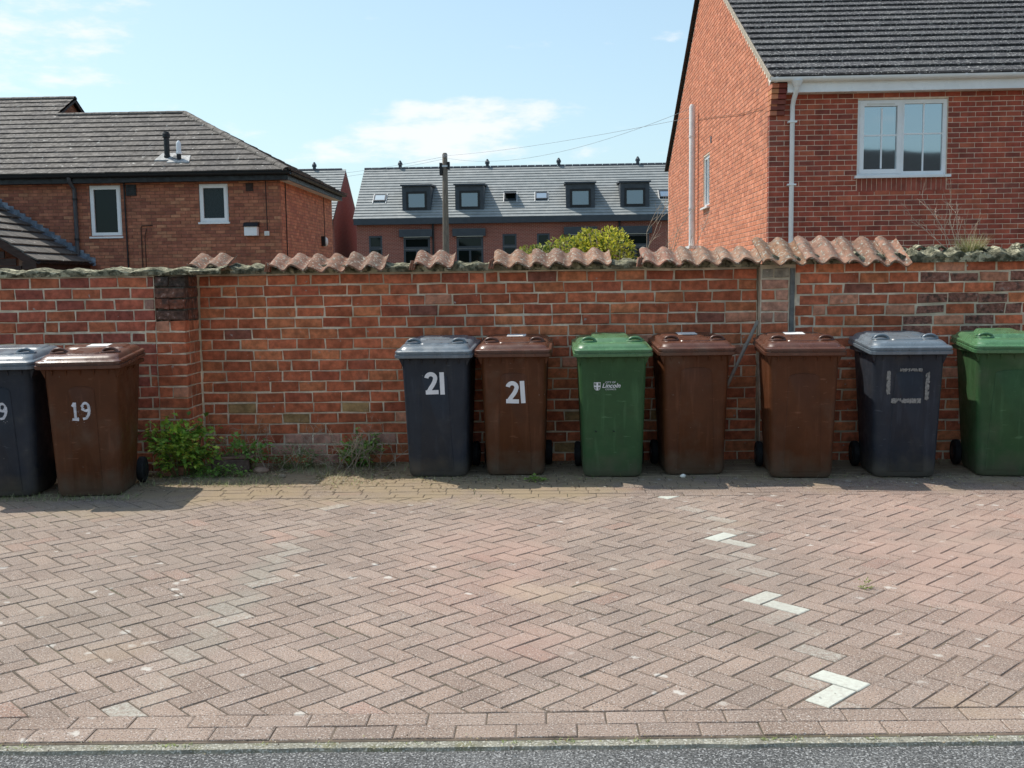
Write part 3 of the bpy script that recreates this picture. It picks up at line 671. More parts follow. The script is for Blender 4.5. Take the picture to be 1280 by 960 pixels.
def make_bin(cx, cy, rz, c, label, group=None, sticker=False, scale=1.0, panel=(.10, .80, .13)):
    t = thing('wheelie_bin', label, 'wheelie bin', (cx, cy, .003), rz, 'wheelie bins stood along the brick wall', local=True)
    t.scale = (scale,)*3
    green = c == 'green'; bm_, lm = mt['b_'+c], mt['b_'+c+'L']
    body = local_obj('body', bevelled_bin_body, 'body', bm_, t)
    if panel: local_obj(('panel', panel), lambda: arch_panel(panel[0], .05, panel[1], .032, panel[2]), 'front_panel', bm_, body, 30)
    lid = local_obj(('lid', green), lambda: lid_mesh(green), 'lid', lm, t, 28)
    for s in (-1, 1):
        local_obj(('handle', s), lambda: lid_handle(s), 'lid_handle', lm, lid, 50)
        local_obj(('shade_disc', s), lambda: lid_shade_disc(s), 'handle_shade_disc', mt['black'], lid, 0)
    if sticker:
        def stk():
            z = lambda y: 1.0295+.058*(y+.37)
            return MB().add([(-.075, .10, z(.10)), (.075, .10, z(.10)), (.075, .25, z(.25)), (-.075, .25, z(.25)), (-.075, .10, z(.10)+.002), (.075, .10, z(.10)+.002), (.075, .25, z(.25)+.002), (-.075, .25, z(.25)+.002)], BOXF)
        local_obj('sticker', stk, 'paper_sticker', mt['paper'], lid, 0)
    def hinge():
        m = MB().tube([(-.25, .385, .985), (.25, .385, .985)], .014, 8)
        for x in (-.2, -.07, .07, .2): m.box(x-.015, x+.015, .33, .395, .955, .99)
        return m
    local_obj('hinge', hinge, 'rear_handle', bm_, t, 40)
    local_obj('axle', lambda: MB().tube([(-.25, .245, .10), (.25, .245, .10)], .011, 8), 'axle', mt['steel'], t, 40)
    for s in (-1, 1):
        x0 = s*.248
        def w():
            rg = wheel_mesh(); return MB().loft([[(p[0]+x0, p[1], p[2]) for p in g] for g in rg])
        wl = local_obj(('wheel', s), w, 'wheel', mt['rubber'], t, 40)
        def hub(): return MB().tube([(x0-.03, .245, .1), (x0+.03, .245, .1)], .05, 16)
        local_obj(('hub', s), hub, 'hub_cap', mt['black'], wl, 40)
    return t, body, lid
def ribbon(paths, width, proud, mbase=None, ragged=0, th=.0012):
    """flat strokes on the sloping front; paths in (x, z)"""
    m = MB()
    for ip, P in enumerate(paths):
        proud_ = proud+.0005*ip
        P = [Vector((p[0], p[1])) for p in P]; n = len(P); Ls = []; Rs = []
        for i, p in enumerate(P):
            if i == 0: d = P[1]-P[0]
            elif i == n-1: d = P[-1]-P[-2]
            else: d = (P[i+1]-p).normalized()+(p-P[i-1]).normalized()
            d.normalize(); nn = Vector((-d.y, d.x)); w = width/2
            if 0 < i < n-1:
                c = max(.5, nn.dot(Vector((-(P[i]-P[i-1]).normalized().y, (P[i]-P[i-1]).normalized().x)))); w = w/c
            if ragged: w *= 1+ragged*noise.noise(Vector((p.x*90, p.y*90, 0)))
            Ls.append(p+nn*w); Rs.append(p-nn*w)
        for i in range(n-1):
            q = [Ls[i], Rs[i], Rs[i+1], Ls[i+1]]
            fr = [(a.x, fy(a.y)-proud_-th, a.y) for a in q]; bk = [(a.x, fy(a.y)-proud_+.0004*ip, a.y) for a in q]
            m.add(fr+bk, [(0, 1, 2, 3), (7, 6, 5, 4), (0, 4, 5, 1), (1, 5, 6, 2), (2, 6, 7, 3), (3, 7, 4, 0)])
    return m
def arcp(cx, cz, rx, rz_, a0, a1, n=10): return [(cx+rx*math.cos(R(a0+(a1-a0)*k/n)), cz+rz_*math.sin(R(a0+(a1-a0)*k/n))) for k in range(n+1)]
def xf(P, x, z, s, rot=0): return [(x+s*(p[0]*math.cos(rot)-p[1]*math.sin(rot)), z+s*(p[0]*math.sin(rot)+p[1]*math.cos(rot))) for p in P]
def digit2(x, z, h, rot=0):
    P = arcp(.29, .73, .19, .18, 190, 0, 10)[:]; P = arcp(.29, .72, .195, .185, 175, -8, 12)+[(.44, .56), (.36, .42), (.25, .27), (.135, .095)]
    B = [(.03, .095), (.60, .095)]
    return [xf(P, x, z, h, rot), xf(B, x, z, h, rot)]
def vinyl21(body, x, z, h, r1, r2, gap):
    ribbon(digit2(x, z, h, r1), h*.185, .0075).build('house_number_digit', mt['vinyl'], body)
    ribbon([xf([(0, .0), (0, .995)], x+gap, z, h, r2)], h*.20, .0075).build('house_number_digit', mt['vinyl'], body)
def spray19(body, x, z, h, parts=('1', '9')):
    if '1' in parts:
        ribbon([xf([(.02, .05), (.36, .05)], x, z, h), xf([(.19, .05), (.19, .97)], x, z, h), xf([(.19, .93), (.05, .76)], x, z, h)], h*.13, .007, ragged=.9).build('house_number_digit', mt['paint'], body)
    P = arcp(.74, .72, .17, .21, 10, 370, 16); T = [(.92, .74), (.93, .50), (.88, .28), (.76, .10), (.58, .06)]
    ribbon([xf(P, x, z, h), xf(T, x, z, h)], h*.13, .007, ragged=.9).build('house_number_digit', mt['paint'], body)
    o = MB()
    for k in range(26):
        px, pz = x+h*random.gauss(.5, .35), z+h*random.gauss(.5, .38); s = random.uniform(.0008, .0022)
        o.add([(px-s, fy(pz)-.008, pz), (px, fy(pz-s)-.008, pz-s), (px+s, fy(pz)-.008, pz), (px, fy(pz+s)-.008, pz+s)], [(0, 1, 2, 3)])
    o.build('paint_spatter', mt['paint'], body)
G = 'wheelie bins stood along the brick wall'
t, body, lid = make_bin(-3.915, 7.38, .13, 'grey', 'charcoal wheelie bin with sprayed 9 cut by the left edge', G)
spray19(body, -.052, .565, .125)
t, body, lid = make_bin(-3.298, 7.38, .13, 'brown', 'brown wheelie bin with a sprayed white 19 on its front, beside the leafy shrub', G, True, panel=(.088, .80, .10))
spray19(body, -.075, .560, .130)
t, body, lid = make_bin(-.817, 8.02, -.045, 'grey', 'charcoal wheelie bin with large white number 21', G)
vinyl21(body, -.073, .645, .172, .03, .02, .133)
t, body, lid = make_bin(-.222, 8.06, -.03, 'brown', 'brown wheelie bin with large white number 21 in vinyl digits', G, True)
vinyl21(body, -.065, .568, .172, -.03, .05, .137)
t, body, lid = make_bin(.517, 7.96, .0, 'green', 'green wheelie bin printed with a white city council crest', G, panel=None)
# council print: shield with a cross, three lines of lettering
def flat(pts, pr=.003): return [(p[0], fy(p[1])-pr, p[1]) for p in pts]
sx, sz, sw, sh = -.118, .700, .050, .062
out = [(-.5, .5), (.5, .5), (.5, -.05)]+[(.5*math.cos(a), -.05-.45*math.sin(a)) for a in (.5, 1.0, 1.571, 2.14, 2.64)]+[(-.5, -.05)]
shp = [(sx+p[0]*sw, sz+p[1]*sh) for p in out]
m = MB(); n = len(shp); inn = [(sx+p[0]*sw*.88, sz+p[1]*sh*.88) for p in out]
m.add(flat(shp)+flat(inn), [(k, (k+1) % n, n+(k+1) % n, n+k) for k in range(n)])
w_ = .10
m.add(flat([(sx-sw*w_*1.3, sz-sh*.46), (sx+sw*w_*1.3, sz-sh*.46), (sx+sw*w_*1.3, sz+sh*.47), (sx-sw*w_*1.3, sz+sh*.47)], .0034), [(0, 1, 2, 3)])
m.add(flat([(sx-sw*.47, sz-sh*.06), (sx+sw*.47, sz-sh*.06), (sx+sw*.47, sz+sh*.12), (sx-sw*.47, sz+sh*.12)], .0038), [(0, 1, 2, 3)])
for cxx, czz in ((-.27, .32), (.27, .32), (-.25, -.2), (.25, -.2)):
    m.add(flat([(sx+sw*(cxx-.05), sz+sh*(czz-.05)), (sx+sw*(cxx+.05), sz+sh*(czz-.05)), (sx+sw*(cxx+.05), sz+sh*(czz+.05)), (sx+sw*(cxx-.05), sz+sh*(czz+.05))], .0034), [(0, 1, 2, 3)])
m.build('council_shield', mt['vinyl'], body)
def lettering(txt, x, z, size, shear, name, parent, bold=0.0, sxx=1.0):
    cu = bpy.data.curves.new('lettering', 'FONT'); cu.body = txt; cu.size = size; cu.shear = shear; cu.offset = bold; cu.resolution_u = 3
    to = bpy.data.objects.new('lettering', cu); S.collection.objects.link(to)
    me = bpy.data.meshes.new_from_object(to); vs = [(x+v.co.x*sxx, fy(z+v.co.y)-.003, z+v.co.y) for v in me.vertices]; fs = [tuple(p.vertices) for p in me.polygons]
    bpy.data.objects.remove(to); bpy.data.curves.remove(cu); bpy.data.meshes.remove(me)
    return raw(name, vs, fs, mt['vinyl'], parent)
lettering('CITY OF', -.058, .724, .019, 0, 'printed_lettering', body, 0, 1.1)
lettering('Lincoln', -.083, .690, .047, .3, 'printed_lettering', body, .0006, 1.0)
lettering('COUNCIL', -.058, .672, .017, 0, 'printed_lettering', body, 0, 1.1)
for dx in (-.135, .0): raw('rivet', *(lambda q: (q.v, q.f))(MB().tube([(dx, fy(.36)-.004, .36), (dx+.012, fy(.353)-.004, .353)], .004, 6)), mt['black'], body)
t, body, lid = make_bin(1.142, 8.02, .02, 'brown', 'plain brown wheelie bin touching the green crested bin', G, True, panel=(.115, .83, .145))
t, body, lid = make_bin(1.935, 7.86, -.075, 'brown', 'plain brown wheelie bin standing right of the leaning grey pole', G, True, panel=(.11, .79, .14))
t, body, lid = make_bin(2.690, 7.85, -.06, 'grey', 'charcoal wheelie bin with scraped sticker residue in a square', G, panel=(.10, .80, .13))
def flakes(m, x0, x1, z0, z1, n, s0, s1):
    for _ in range(n):
        px = random.uniform(x0, x1); pz = random.uniform(z0, z1); a = random.uniform(s0, s1); b = random.uniform(s0, s1)*1.6
        pr = .0078+random.uniform(0, .001)
        if noise.noise(Vector((px*60, pz*25, 3))) < -.25: continue
        m.add([(q[0], fy(q[1])-pr, q[1]) for q in ((px-a, pz-b), (px+a*.7, pz-b), (px+a, pz+b*.6), (px-a*.5, pz+b))], [(0, 1, 2, 3)])
for rect in ((-.158, -.136, .635, .80), (.118, .142, .585, .79)):
    m = MB(); flakes(m, *rect, 260, .002, .006); m.build('adhesive_residue', mt['residue'], body, kind='stuff')
m = MB(); flakes(m, -.07, .09, .802, .818, 130, .002, .005); m.build('adhesive_residue', mt['residue'], body, kind='stuff')
m = MB()
for k in range(6):
    x = -.12+k*.036; flakes(m, x, x+.028, .570, .594, 70, .003, .006)
m.build('adhesive_residue', mt['residue'], body, kind='stuff')
t, body, lid = make_bin(3.475, 7.86, -.13, 'green', 'green wheelie bin cut by the right edge, no crest in view', G, panel=(.13, .80, .17))
# ------------------------------------------------------------------ pole leaning behind the bins
o = MB().tube([(1.30, 8.10, .33), (1.50, 8.20, .72), (1.728, 8.33, 1.15)], .0145, 10).build('leaning_pole', mat('grey_painted_tube', (.30, .25, .20), .55, .2, 20, .2, 60), smooth=True)
o['label'] = 'thin grey metal pole leaning on the wall between two brown bins'; o['category'] = 'pole'
# ------------------------------------------------------------------ houses
def house_bricks(O, A, Nn, length, z0, z1, parent, openings=(), tones=None, pitch=.075, bl=.225, top=None, limit=300, first=0.0, depth=.10, hide=True, j=.005):
    pcs = []; nr = int(round((z1-z0)/pitch))
    for r in range(nr):
        zb = z0+r*pitch
        lo, hi = first, length
        if top:
            iv = top(zb+pitch)
            if iv is None: continue
            lo, hi = max(lo, iv[0]), min(hi, iv[1])
        x = first-(r % 2)*bl*.5
        while x < hi:
            a, b = max(x, lo), min(x+bl, hi); x += bl
            segs = [(a, b)]
            for (ox0, ox1, oz0, oz1) in openings:
                if zb+pitch*.5 > oz0 and zb+pitch*.5 < oz1:
                    ns = []
                    for (p, q) in segs:
                        if q <= ox0 or p >= ox1: ns.append((p, q))
                        else:
                            if p < ox0: ns.append((p, ox0))
                            if q > ox1: ns.append((ox1, q))
                    segs = ns
            for (p, q) in segs:
                if q-p < .03: continue
                t = random.choices(tones[0], tones[1])[0]; k = random.uniform(.88, 1.12); t = tuple(c*k for c in t)
                v, f = chip(O, A, Z, Nn, p+j, q-j, zb+j, zb+pitch-j, depth, random.uniform(-.0015, .0015), .003, .001)
                pcs.append((v, f, t))
    lay(pcs, 'brick', mt['hbrick'], parent, limit)
def wall_skin(name, O, A, Nn, length, z0, z1, parent, openings, material, inset=.008, reveal=.09, top=None, matl=None):
    """mortar plane with real openings and reveals"""
    xs = sorted(set([0, length]+[v for o in openings for v in o[:2]])); zs = sorted(set([z0, z1]+[v for o in openings for v in o[2:]]))
    m = MB(); P = lambda u, w, n: O+A*u+Z*w-Nn*n
    for i in range(len(xs)-1):
        for k in range(len(zs)-1):
            cx, cz = (xs[i]+xs[i+1])/2, (zs[k]+zs[k+1])/2
            if any(o[0] < cx < o[1] and o[2] < cz < o[3] for o in openings): continue
            m.add([P(xs[i], zs[k], inset), P(xs[i+1], zs[k], inset), P(xs[i+1], zs[k+1], inset), P(xs[i], zs[k+1], inset)], [(0, 1, 2, 3)])
    for (a, b, c, d) in openings:
        for q in (((a, c), (a, d)), ((b, d), (b, c)), ((a, d), (b, d)), ((b, c), (a, c))):
            m.add([P(*q[0], inset), P(*q[1], inset), P(*q[1], reveal+.1), P(*q[0], reveal+.1)], [(0, 1, 2, 3)])
    if top: m.add([P(u, w, inset) for u, w in top], [tuple(range(len(top)))])
    return m.build(name, material, parent)
def window(O, A, Nn, x0, x1, z0, z1, parent, fmat, gmat, set_back=.03, fw=.055, fd=.06, splits=(), muntins=(), mw_=.022, name='window', casements=(), pname='pane'):
    """frame with real depth; returns the frame. splits: x of mullions. muntins: list of (kind, a, b0, b1)"""
    P = lambda u, w, n: O+A*u+Z*w-Nn*n
    m = MB()
    def bar(u0, u1, w0, w1, n0, n1):
        m.add([P(u0, w0, n0), P(u1, w0, n0), P(u1, w0, n1), P(u0, w0, n1), P(u0, w1, n0), P(u1, w1, n0), P(u1, w1, n1), P(u0, w1, n1)], BOXF)
    s = set_back
    bar(x0, x1, z0, z0+fw, s, s+fd); bar(x0, x1, z1-fw, z1, s, s+fd); bar(x0, x0+fw, z0+fw, z1-fw, s, s+fd); bar(x1-fw, x1, z0+fw, z1-fw, s, s+fd)
    for u in splits: bar(u-fw*.5, u+fw*.5, z0+fw, z1-fw, s+.001, s+fd)
    for (a, b, c, d, w) in casements:    # opening sashes stand proud
        e = s-.014
        bar(a, b, c, c+w, e, s+fd*.8); bar(a, b, d-w, d, e, s+fd*.8); bar(a, a+w, c+w, d-w, e, s+fd*.8); bar(b-w, b, c+w, d-w, e, s+fd*.8)
    fr = m.build(name, fmat, parent)
    edges = [x0+fw]+[v for u in splits for v in (u-fw*.5, u+fw*.5)]+[x1-fw]
    for i in range(0, len(edges), 2):
        a, b = edges[i], edges[i+1]; c, d = z0+fw, z1-fw
        MB().add([P(a, c, s+.03), P(b, c, s+.03), P(b, d, s+.03), P(a, d, s+.03), P(a, c, s+.038), P(b, c, s+.038), P(b, d, s+.038), P(a, d, s+.038)], BOXF).build(pname, gmat, fr)
    for (kind, p, q0, q1) in muntins:
        m2 = MB()
        u0, u1, w0, w1 = (p-mw_/2, p+mw_/2, q0, q1) if kind == 'v' else (q0, q1, p-mw_/2, p+mw_/2)
        n0, n1 = s+.018+(0 if kind == 'v' else .001), s+.031
        m2.add([P(u0, w0, n0), P(u1, w0, n0), P(u1, w0, n1), P(u0, w0, n1), P(u0, w1, n0), P(u1, w1, n0), P(u1, w1, n1), P(u0, w1, n1)], BOXF).build('glazing_bar', fmat, fr)
    return fr
def roof_tiles(E0, A, Bs, Nn, ulo, uhi, rows, gauge, tw, parent, material, tones, limit=300, lift=.052, name='roof_tile', bond=.5):
    """E0 eave corner, A along eave, Bs up the slope. ulo/uhi(w) limits along A at slope distance w"""
    pcs = []
    for r in range(rows):
        w0 = r*gauge; w1 = w0+gauge+.05; wm = w0+gauge*.5
        lo, hi = ulo(wm), uhi(wm)
        lo0, hi0, lo1, hi1 = ulo(w0), uhi(w0), ulo(w1), uhi(w1)
        x = math.floor(min(lo0, lo1)/tw)*tw-(r % 2)*tw*bond
        while x < max(hi0, hi1):
            def cl(u, l, h): return max(l, min(h, u))
            a0, b0, a1, b1 = cl(x, lo0, hi0), cl(x+tw-.004, lo0, hi0), cl(x, lo1, hi1), cl(x+tw-.004, lo1, hi1)
            x += tw
            if b0-a0 < .02 and b1-a1 < .02: continue
            n0 = lift+random.uniform(-.003, .003); n1 = .006
            P = lambda u, w, n: E0+A*u+Bs*w+Nn*n
            v = [P(a0, w0, n0-.03), P(b0, w0, n0-.03), P(b1, w1, n1-.03), P(a1, w1, n1-.03), P(a0, w0, n0), P(b0, w0, n0), P(b1, w1, n1), P(a1, w1, n1)]
            k = random.uniform(.85, 1.13); t = random.choice(tones); pcs.append((v, BOXF, tuple(c*k for c in t)))
    lay(pcs, name, material, parent, limit)
# ---------------- right-hand house
RX, RY = 3.4, 15.7
rh = thing('brick_house', 'red brick house with white framed window, white gutter and sunlit gable, right of the photo', 'house', (7.5, 21.8, 0))
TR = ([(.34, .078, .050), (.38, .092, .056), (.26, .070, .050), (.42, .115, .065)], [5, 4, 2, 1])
TR_sunlit = ([(.60, .235, .135), (.64, .26, .155), (.56, .21, .12), (.50, .19, .115)], [5, 4, 3, 1])  # gable tones: same brick as the front, sunlight put into the colour
OR = Vector((RX, RY, 0)); WL = 7.9
wx0, wx1, wz0, wz1 = 4.711-RX, 6.033-RX, 2.978, 4.101
wall_skin('front_wall', OR, X, -Y, WL+3, -.2, 4.37, rh, [(wx0, wx1, wz0, wz1)], mt['hmortar'])
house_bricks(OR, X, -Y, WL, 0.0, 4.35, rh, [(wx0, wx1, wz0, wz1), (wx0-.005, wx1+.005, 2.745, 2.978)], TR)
sol = []
for k in range(18):
    u = wx0+k*(wx1-wx0)/18; k_ = random.uniform(.85, 1.15); t = tuple(c*k_ for c in (.32, .088, .062))
    v, f = chip(OR, X, Z, -Y, u+.005, u+(wx1-wx0)/18-.005, 2.752, 2.962, .1, .001, .003, .001); sol.append((v, f, t))
lay(sol, 'soldier_brick', mt['hbrick'], rh, 300)
xm = 5.372-RX; fwW = .052
fr = window(OR, X, -Y, wx0+.004, wx1-.004, wz0+.012, wz1-.004, rh, mt['white'], mt['glass'], .025, .06, .07, (xm,),
            [('v', (wx0+.15+xm-.08)/2, wz0+.12, wz1-.12), ('h', 3.585, wx0+.1, xm-.04), ('v', (xm+wx1-.02)/2, wz0+.06, wz1-.06), ('h', 3.60, xm+.03, wx1-.06)],
            casements=[(wx0+.035, xm-.012, wz0+.045, wz1-.03, .062)])
box('trickle_vent', RX+.0+wx0+.13, RX+xm-.12, RY+.002, RY+.012, wz1-.075, wz1-.052, mt['cream'], fr)
box('window_sill', RX+wx0-.045, RX+wx1+.045, RY-.07, RY+.06, wz0-.028, wz0+.010, mt['white'], rh)
# gable wall
GA, GB, GZ = 0.0, 12.35, 4.42; AP = 6.17; RZ = 7.86
OS = Vector((RX, RY, 0)); NS = -X
def gtop(z):
    if z <= GZ: return (0, GB)
    q = (z-GZ)/(RZ-GZ); return (AP*q+.02, GB-(GB-AP)*q-.02) if q < .985 else None
oW = (21.22-RY, 22.0-RY, 2.97, 4.02)
wall_skin('side_wall', OS, Y, NS, GB, -.2, GZ, rh, [oW], mt['hmortar'], top=[(0, GZ), (GB, GZ), (AP, RZ)], reveal=.10)
house_bricks(OS, Y, NS, GB, 0.0, RZ, rh, [oW], TR_sunlit, top=gtop, limit=0, first=.105, j=.006)
window(OS, Y, NS, oW[0], oW[1], oW[2], oW[3], rh, mt['white'], mt['glass'], .03, .06, .07, ((oW[0]+oW[1])/2,), name='side_window')
box('side_window_sill', RX-.06, RX+.05, 21.18, 22.04, 2.93, 2.965, mt['cream'], rh)
box('air_brick', RX-.006, RX+.05, 20.95, 21.10, 4.20, 4.33, mt['black'], rh)
box('rear_wall', RX+.02, RX+9, RY+GB, RY+GB+.2, -.2, 4.4, mt['hmortar'], rh)
# boxed brick corbel under the eave at the corner
cb = []
for k in range(6):
    out_ = .05+.028*k; zb = 3.89+k*.075
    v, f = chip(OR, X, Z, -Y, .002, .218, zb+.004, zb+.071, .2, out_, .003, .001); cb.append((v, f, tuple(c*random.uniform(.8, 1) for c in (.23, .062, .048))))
    v, f = chip(OS+Vector((-.002, 0, 0)), Y, Z, NS, -out_, .10, zb+.004, zb+.071, .1, 0.0, .003, .001); cb.append((v, f, tuple(c*random.uniform(.9, 1.1) for c in (.58, .22, .13))))  # gable-side corbel faces coloured lighter, as if in the sun
lay(cb, 'corbel_brick', mt['hbrick'], rh, 300)
# fascia, soffit, gutter, downpipe
box('fascia_board', RX+.222, RX+9, RY-.20, RY-.175, 4.195, 4.375, mt['white'], rh)
box('soffit', RX+.222, RX+9, RY-.174, RY-.003, 4.20, 4.212, mt['white'], rh)
def halfgutter(p0, p1, r, n=8):
    p0, p1 = Vector(p0), Vector(p1); d = (p1-p0).normalized(); s = d.cross(Z).normalized(); rings = []
    prof = [(r*math.cos(a), r*math.sin(a)) for a in [math.pi+math.pi*k/n for k in range(n+1)]]+[((r-.006)*math.cos(a), (r-.006)*math.sin(a)) for a in [2*math.pi-math.pi*k/n for k in range(n+1)]]
    return MB().loft([[p+s*q[0]+Z*q[1] for q in prof] for p in (p0, p1)])
smooth_angle(halfgutter((RX-.05, RY-.262, 4.398), (RX+9, RY-.262, 4.398), .062).build('gutter', mt['white'], rh), 30)
for k in range(9):
    x = RX+.02+k*.68
    m = MB(); g_ = [(x, RY-.262+.068*math.cos(a), 4.398+.068*math.sin(a)) for a in [math.pi+math.pi*q/8 for q in range(9)]]
    for i in range(8):
        a, b = Vector(g_[i]), Vector(g_[i+1]); m.add([a, b, b+X*.035, a+X*.035, a*1+Vector((0, 0, .004)), b+Vector((0, 0, .004)), b+Vector((.035, 0, .004)), a+Vector((.035, 0, .004))], BOXF)
    m.build('gutter_bracket', mt['white'], rh)
px_ = 3.742
dp = smooth_angle(MB().tube([(px_-.0, RY-.262, 4.36), (px_, RY-.262, 4.28), (px_, RY-.235, 4.22), (px_-.01, RY-.10, 4.10), (px_-.012, RY-.052, 4.02), (px_-.012, RY-.052, 0)], .036, 12).build('downpipe', mt['white'], rh), 40)
smooth_angle(MB().tube([(px_, RY-.262, 4.345), (px_, RY-.262, 4.27)], [.085, .045], 14).build('gutter_outlet', mt['white'], rh), 40)
for z in (3.78, 2.86, 1.95): box('pipe_clip', px_-.075, px_+.05, RY-.095, RY-.004, z, z+.025, mt['white'], dp)
# roof
slope = math.atan2(RZ-4.42, AP); B1 = Vector((0, math.cos(slope), math.sin(slope))); N1 = Vector((0, -math.sin(slope), math.cos(slope)))
E1 = Vector((RX-.03, RY-.235, 4.415)); 
LS = (AP+.235)/math.cos(slope)
def deck(name, pts, th, parent, material):
    a = [Vector(p) for p in pts]; n = (a[1]-a[0]).cross(a[2]-a[0]).normalized()
    return MB().prism(a, n*-th).build(name, material, parent)
mt['deck'] = mat('roof_felt', (.03, .03, .03), .95, .1, 5, 0)
top1 = E1+B1*LS
deck('roof', [E1+Vector((.03, 0, 0)), E1+X*9, top1+X*9, top1+Vector((.03, 0, 0))], .03, rh, mt['deck'])
TT = [(.062, .060, .062), (.054, .052, .054), (.072, .070, .070)]
roof_tiles(E1, X, B1, N1, lambda w: 0, lambda w: 8.5, int(LS/.30)+1, .30, .33, rh, mt['tileR'], TT, lift=.046)
E2 = Vector((RX-.03, RY+GB+.2, 4.42)); B2 = Vector((0, -B1.y, B1.z))
deck('rear_roof', [top1, top1+X*9, E2+X*9, E2], .05, rh, mt['tile'] if False else mt['deck'])
# verge: mortar bedding on the front slope, dark overhanging tile edges on the back slope
def verge(p0, p1, wx, th, parent, material, name):
    p0, p1 = Vector(p0), Vector(p1); m = MB(); n = 40; d = (p1-p0)/n; up = Vector((0, -(p1-p0).normalized().z, abs((p1-p0).normalized().y)))
    if up.z < 0: up = -up
    for i in range(n):
        a = p0+d*i; b = a+d*.985; k = .006*noise.noise(Vector((i*.9, 3, 1)))
        m.prism([a-up*(th+k), b-up*(th+k), b+up*.012, a+up*.012], (wx, 0, 0))
    return m.build(name, material, parent)
verge(E1+Vector((-.018, 0, 0)), top1+Vector((-.018, 0, 0)), .05, .055, rh, mat('verge_mortar', (.42, .36, .28), .95, .3, 20, .6, 60), 'verge_mortar')
verge(E2+Vector((-.05, 0, 0)), top1+Vector((-.05, 0, 0)), .06, .05, rh, mt['black'], 'rear_verge')
rg = MB()
for k in range(20): rg.tube([top1+X*(k*.45), top1+X*(k*.45+.44)], .12, 10)
rg.build('ridge_tiles', mt['tile'], rh)
# flue pipe up the gable
fl = smooth_angle(MB().tube([(RX-.12, 22.8, 2.20), (RX-.12, 22.8, 5.20), (RX-.12, 22.8, 5.25)], [.068, .068, .045], 14).build('flue_pipe', mt['cream'], rh), 40)
for z in (4.55, 3.0): smooth_angle(MB().tube([(RX-.12, 22.8, z), (RX-.12, 22.8, z+.04)], .076, 14).build('flue_collar', mt['cream'], fl), 40)
box('flue_base', RX-.25, RX-.02, 22.3, 22.95, 2.14, 2.20, mt['cream'], fl)
o = MB().tube([(RX-.02, 16.2, 4.1), (RX-.015, 18, 4.28), (RX-.015, 20.4, 4.62), (RX-.012, 22.6, 4.9)], .004, 5).build('cable', mt['lmortar'], rh)
# ---------------- left-hand house
LX, LY = -5.92, 23.3
lh = thing('brick_house', 'brown brick house with dark hipped roof, two white windows and roof vent pipes', 'house', (-9.5, 26.3, 0))
TLh = ([(.37, .142, .088), (.41, .168, .10), (.30, .112, .074), (.47, .22, .128)], [5, 4, 3, 1])
OL = Vector((-14.4, LY, 0)); LL = LX+14.4
w1 = (-10.288+14.4, -9.576+14.4, 2.624, 3.787); w2 = (-7.772+14.4, -7.114+14.4, 2.910, 3.781)
wall_skin('front_wall', OL, X, -Y, LL, -.2, 3.86, lh, [w1, w2], mt['lmortar'])
house_bricks(OL, X, -Y, LL, .26, 3.86, lh, [w1, w2], TLh, bl=.225)
for w_, g_ in ((w1, mt['glass_dark']), (w2, mt['glass_obscure'])):
    window(OL, X, -Y, w_[0]+.004, w_[1]-.004, w_[2]+.012, w_[3]-.004, lh, mt['white'], g_, .02, .035, .07, (), casements=[(w_[0]+.025, w_[1]-.025, w_[2]+.035, w_[3]-.025, .068)])
    box('window_sill', -14.4+w_[0]-.03, -14.4+w_[1]+.03, LY-.045, LY+.06, w_[2]-.03, w_[2]+.010, mt['white'], lh)
OLs = Vector((LX, LY, 0)); LD = 5.75
wall_skin('side_wall', OLs, Y, X, LD, -.2, 3.86, lh, [], mt['lmortar'])
TL_skylit = ([(.46, .18, .105), (.50, .21, .12), (.40, .15, .095)], [5, 4, 3])  # side wall: same brick as the front, lightened in colour for sky light
house_bricks(OLs, Y, X, LD, .26, 3.86, lh, [], TL_skylit, limit=0, first=.105)
box('rear_wall', -14.4, LX-.02, LY+LD-.2, LY+LD-.02, -.2, 3.86, mt['lmortar'], lh)
# eaves
ez = 4.0; OH = .27
box('fascia_board', -14.4, LX+OH-.02, LY-OH+.02, LY-OH+.045, 3.82, 3.985, mt['black'], lh)
box('side_fascia_board', LX+OH-.045, LX+OH-.021, LY-OH+.046, LY+LD+.25, 3.82, 3.985, mt['black'], lh)
box('soffit', -14.4, LX+OH-.05, LY-OH+.046, LY-.003, 3.825, 3.84, mt['brownwood'], lh)
box('side_soffit', LX+.003, LX+OH-.05, LY-.002, LY+LD+.25, 3.825, 3.84, mt['cream'], lh)
smooth_angle(halfgutter((-14.4, LY-OH-.04, 3.985), (LX+OH+.05, LY-OH-.04, 3.985), .058).build('gutter', mt['black'], lh), 30)
smooth_angle(halfgutter((LX+OH+.04, LY-OH-.03, 3.985), (LX+OH+.04, LY+LD+.28, 3.985), .058).build('side_gutter', mt['black'], lh), 30)
# roof: front slope, hip slope, and the taller part on the far left
ls = R(28.4); C_, S_ = math.cos(ls), math.sin(ls)
EF = Vector((-14.4, LY-OH, 4.02)); BF = Vector((0, C_, S_)); NF = Vector((0, -S_, C_)); run = 3.45; SL = run/C_
hipx = LX+OH+14.4
TL2 = [(.105, .093, .083), (.092, .082, .075), (.122, .108, .095)]
deck('roof', [EF, EF+X*hipx, EF+X*(hipx-run)+BF*SL, EF+BF*SL], .03, lh, mt['deck'])
roof_tiles(EF, X, BF, NF, lambda w: 0, lambda w: hipx-w*C_-.02, 12, SL/12, .33, lh, mt['tile'], TL2, lift=.036)
EH = Vector((LX+OH, LY-OH, 4.02)); BH = Vector((-C_, 0, S_)); NH = Vector((S_, 0, C_)); HW = 2*run
deck('hip_roof', [EH, EH+Y*HW, EH+Y*(HW-run)+BH*SL, EH+Y*run+BH*SL], .03, lh, mt['deck'])
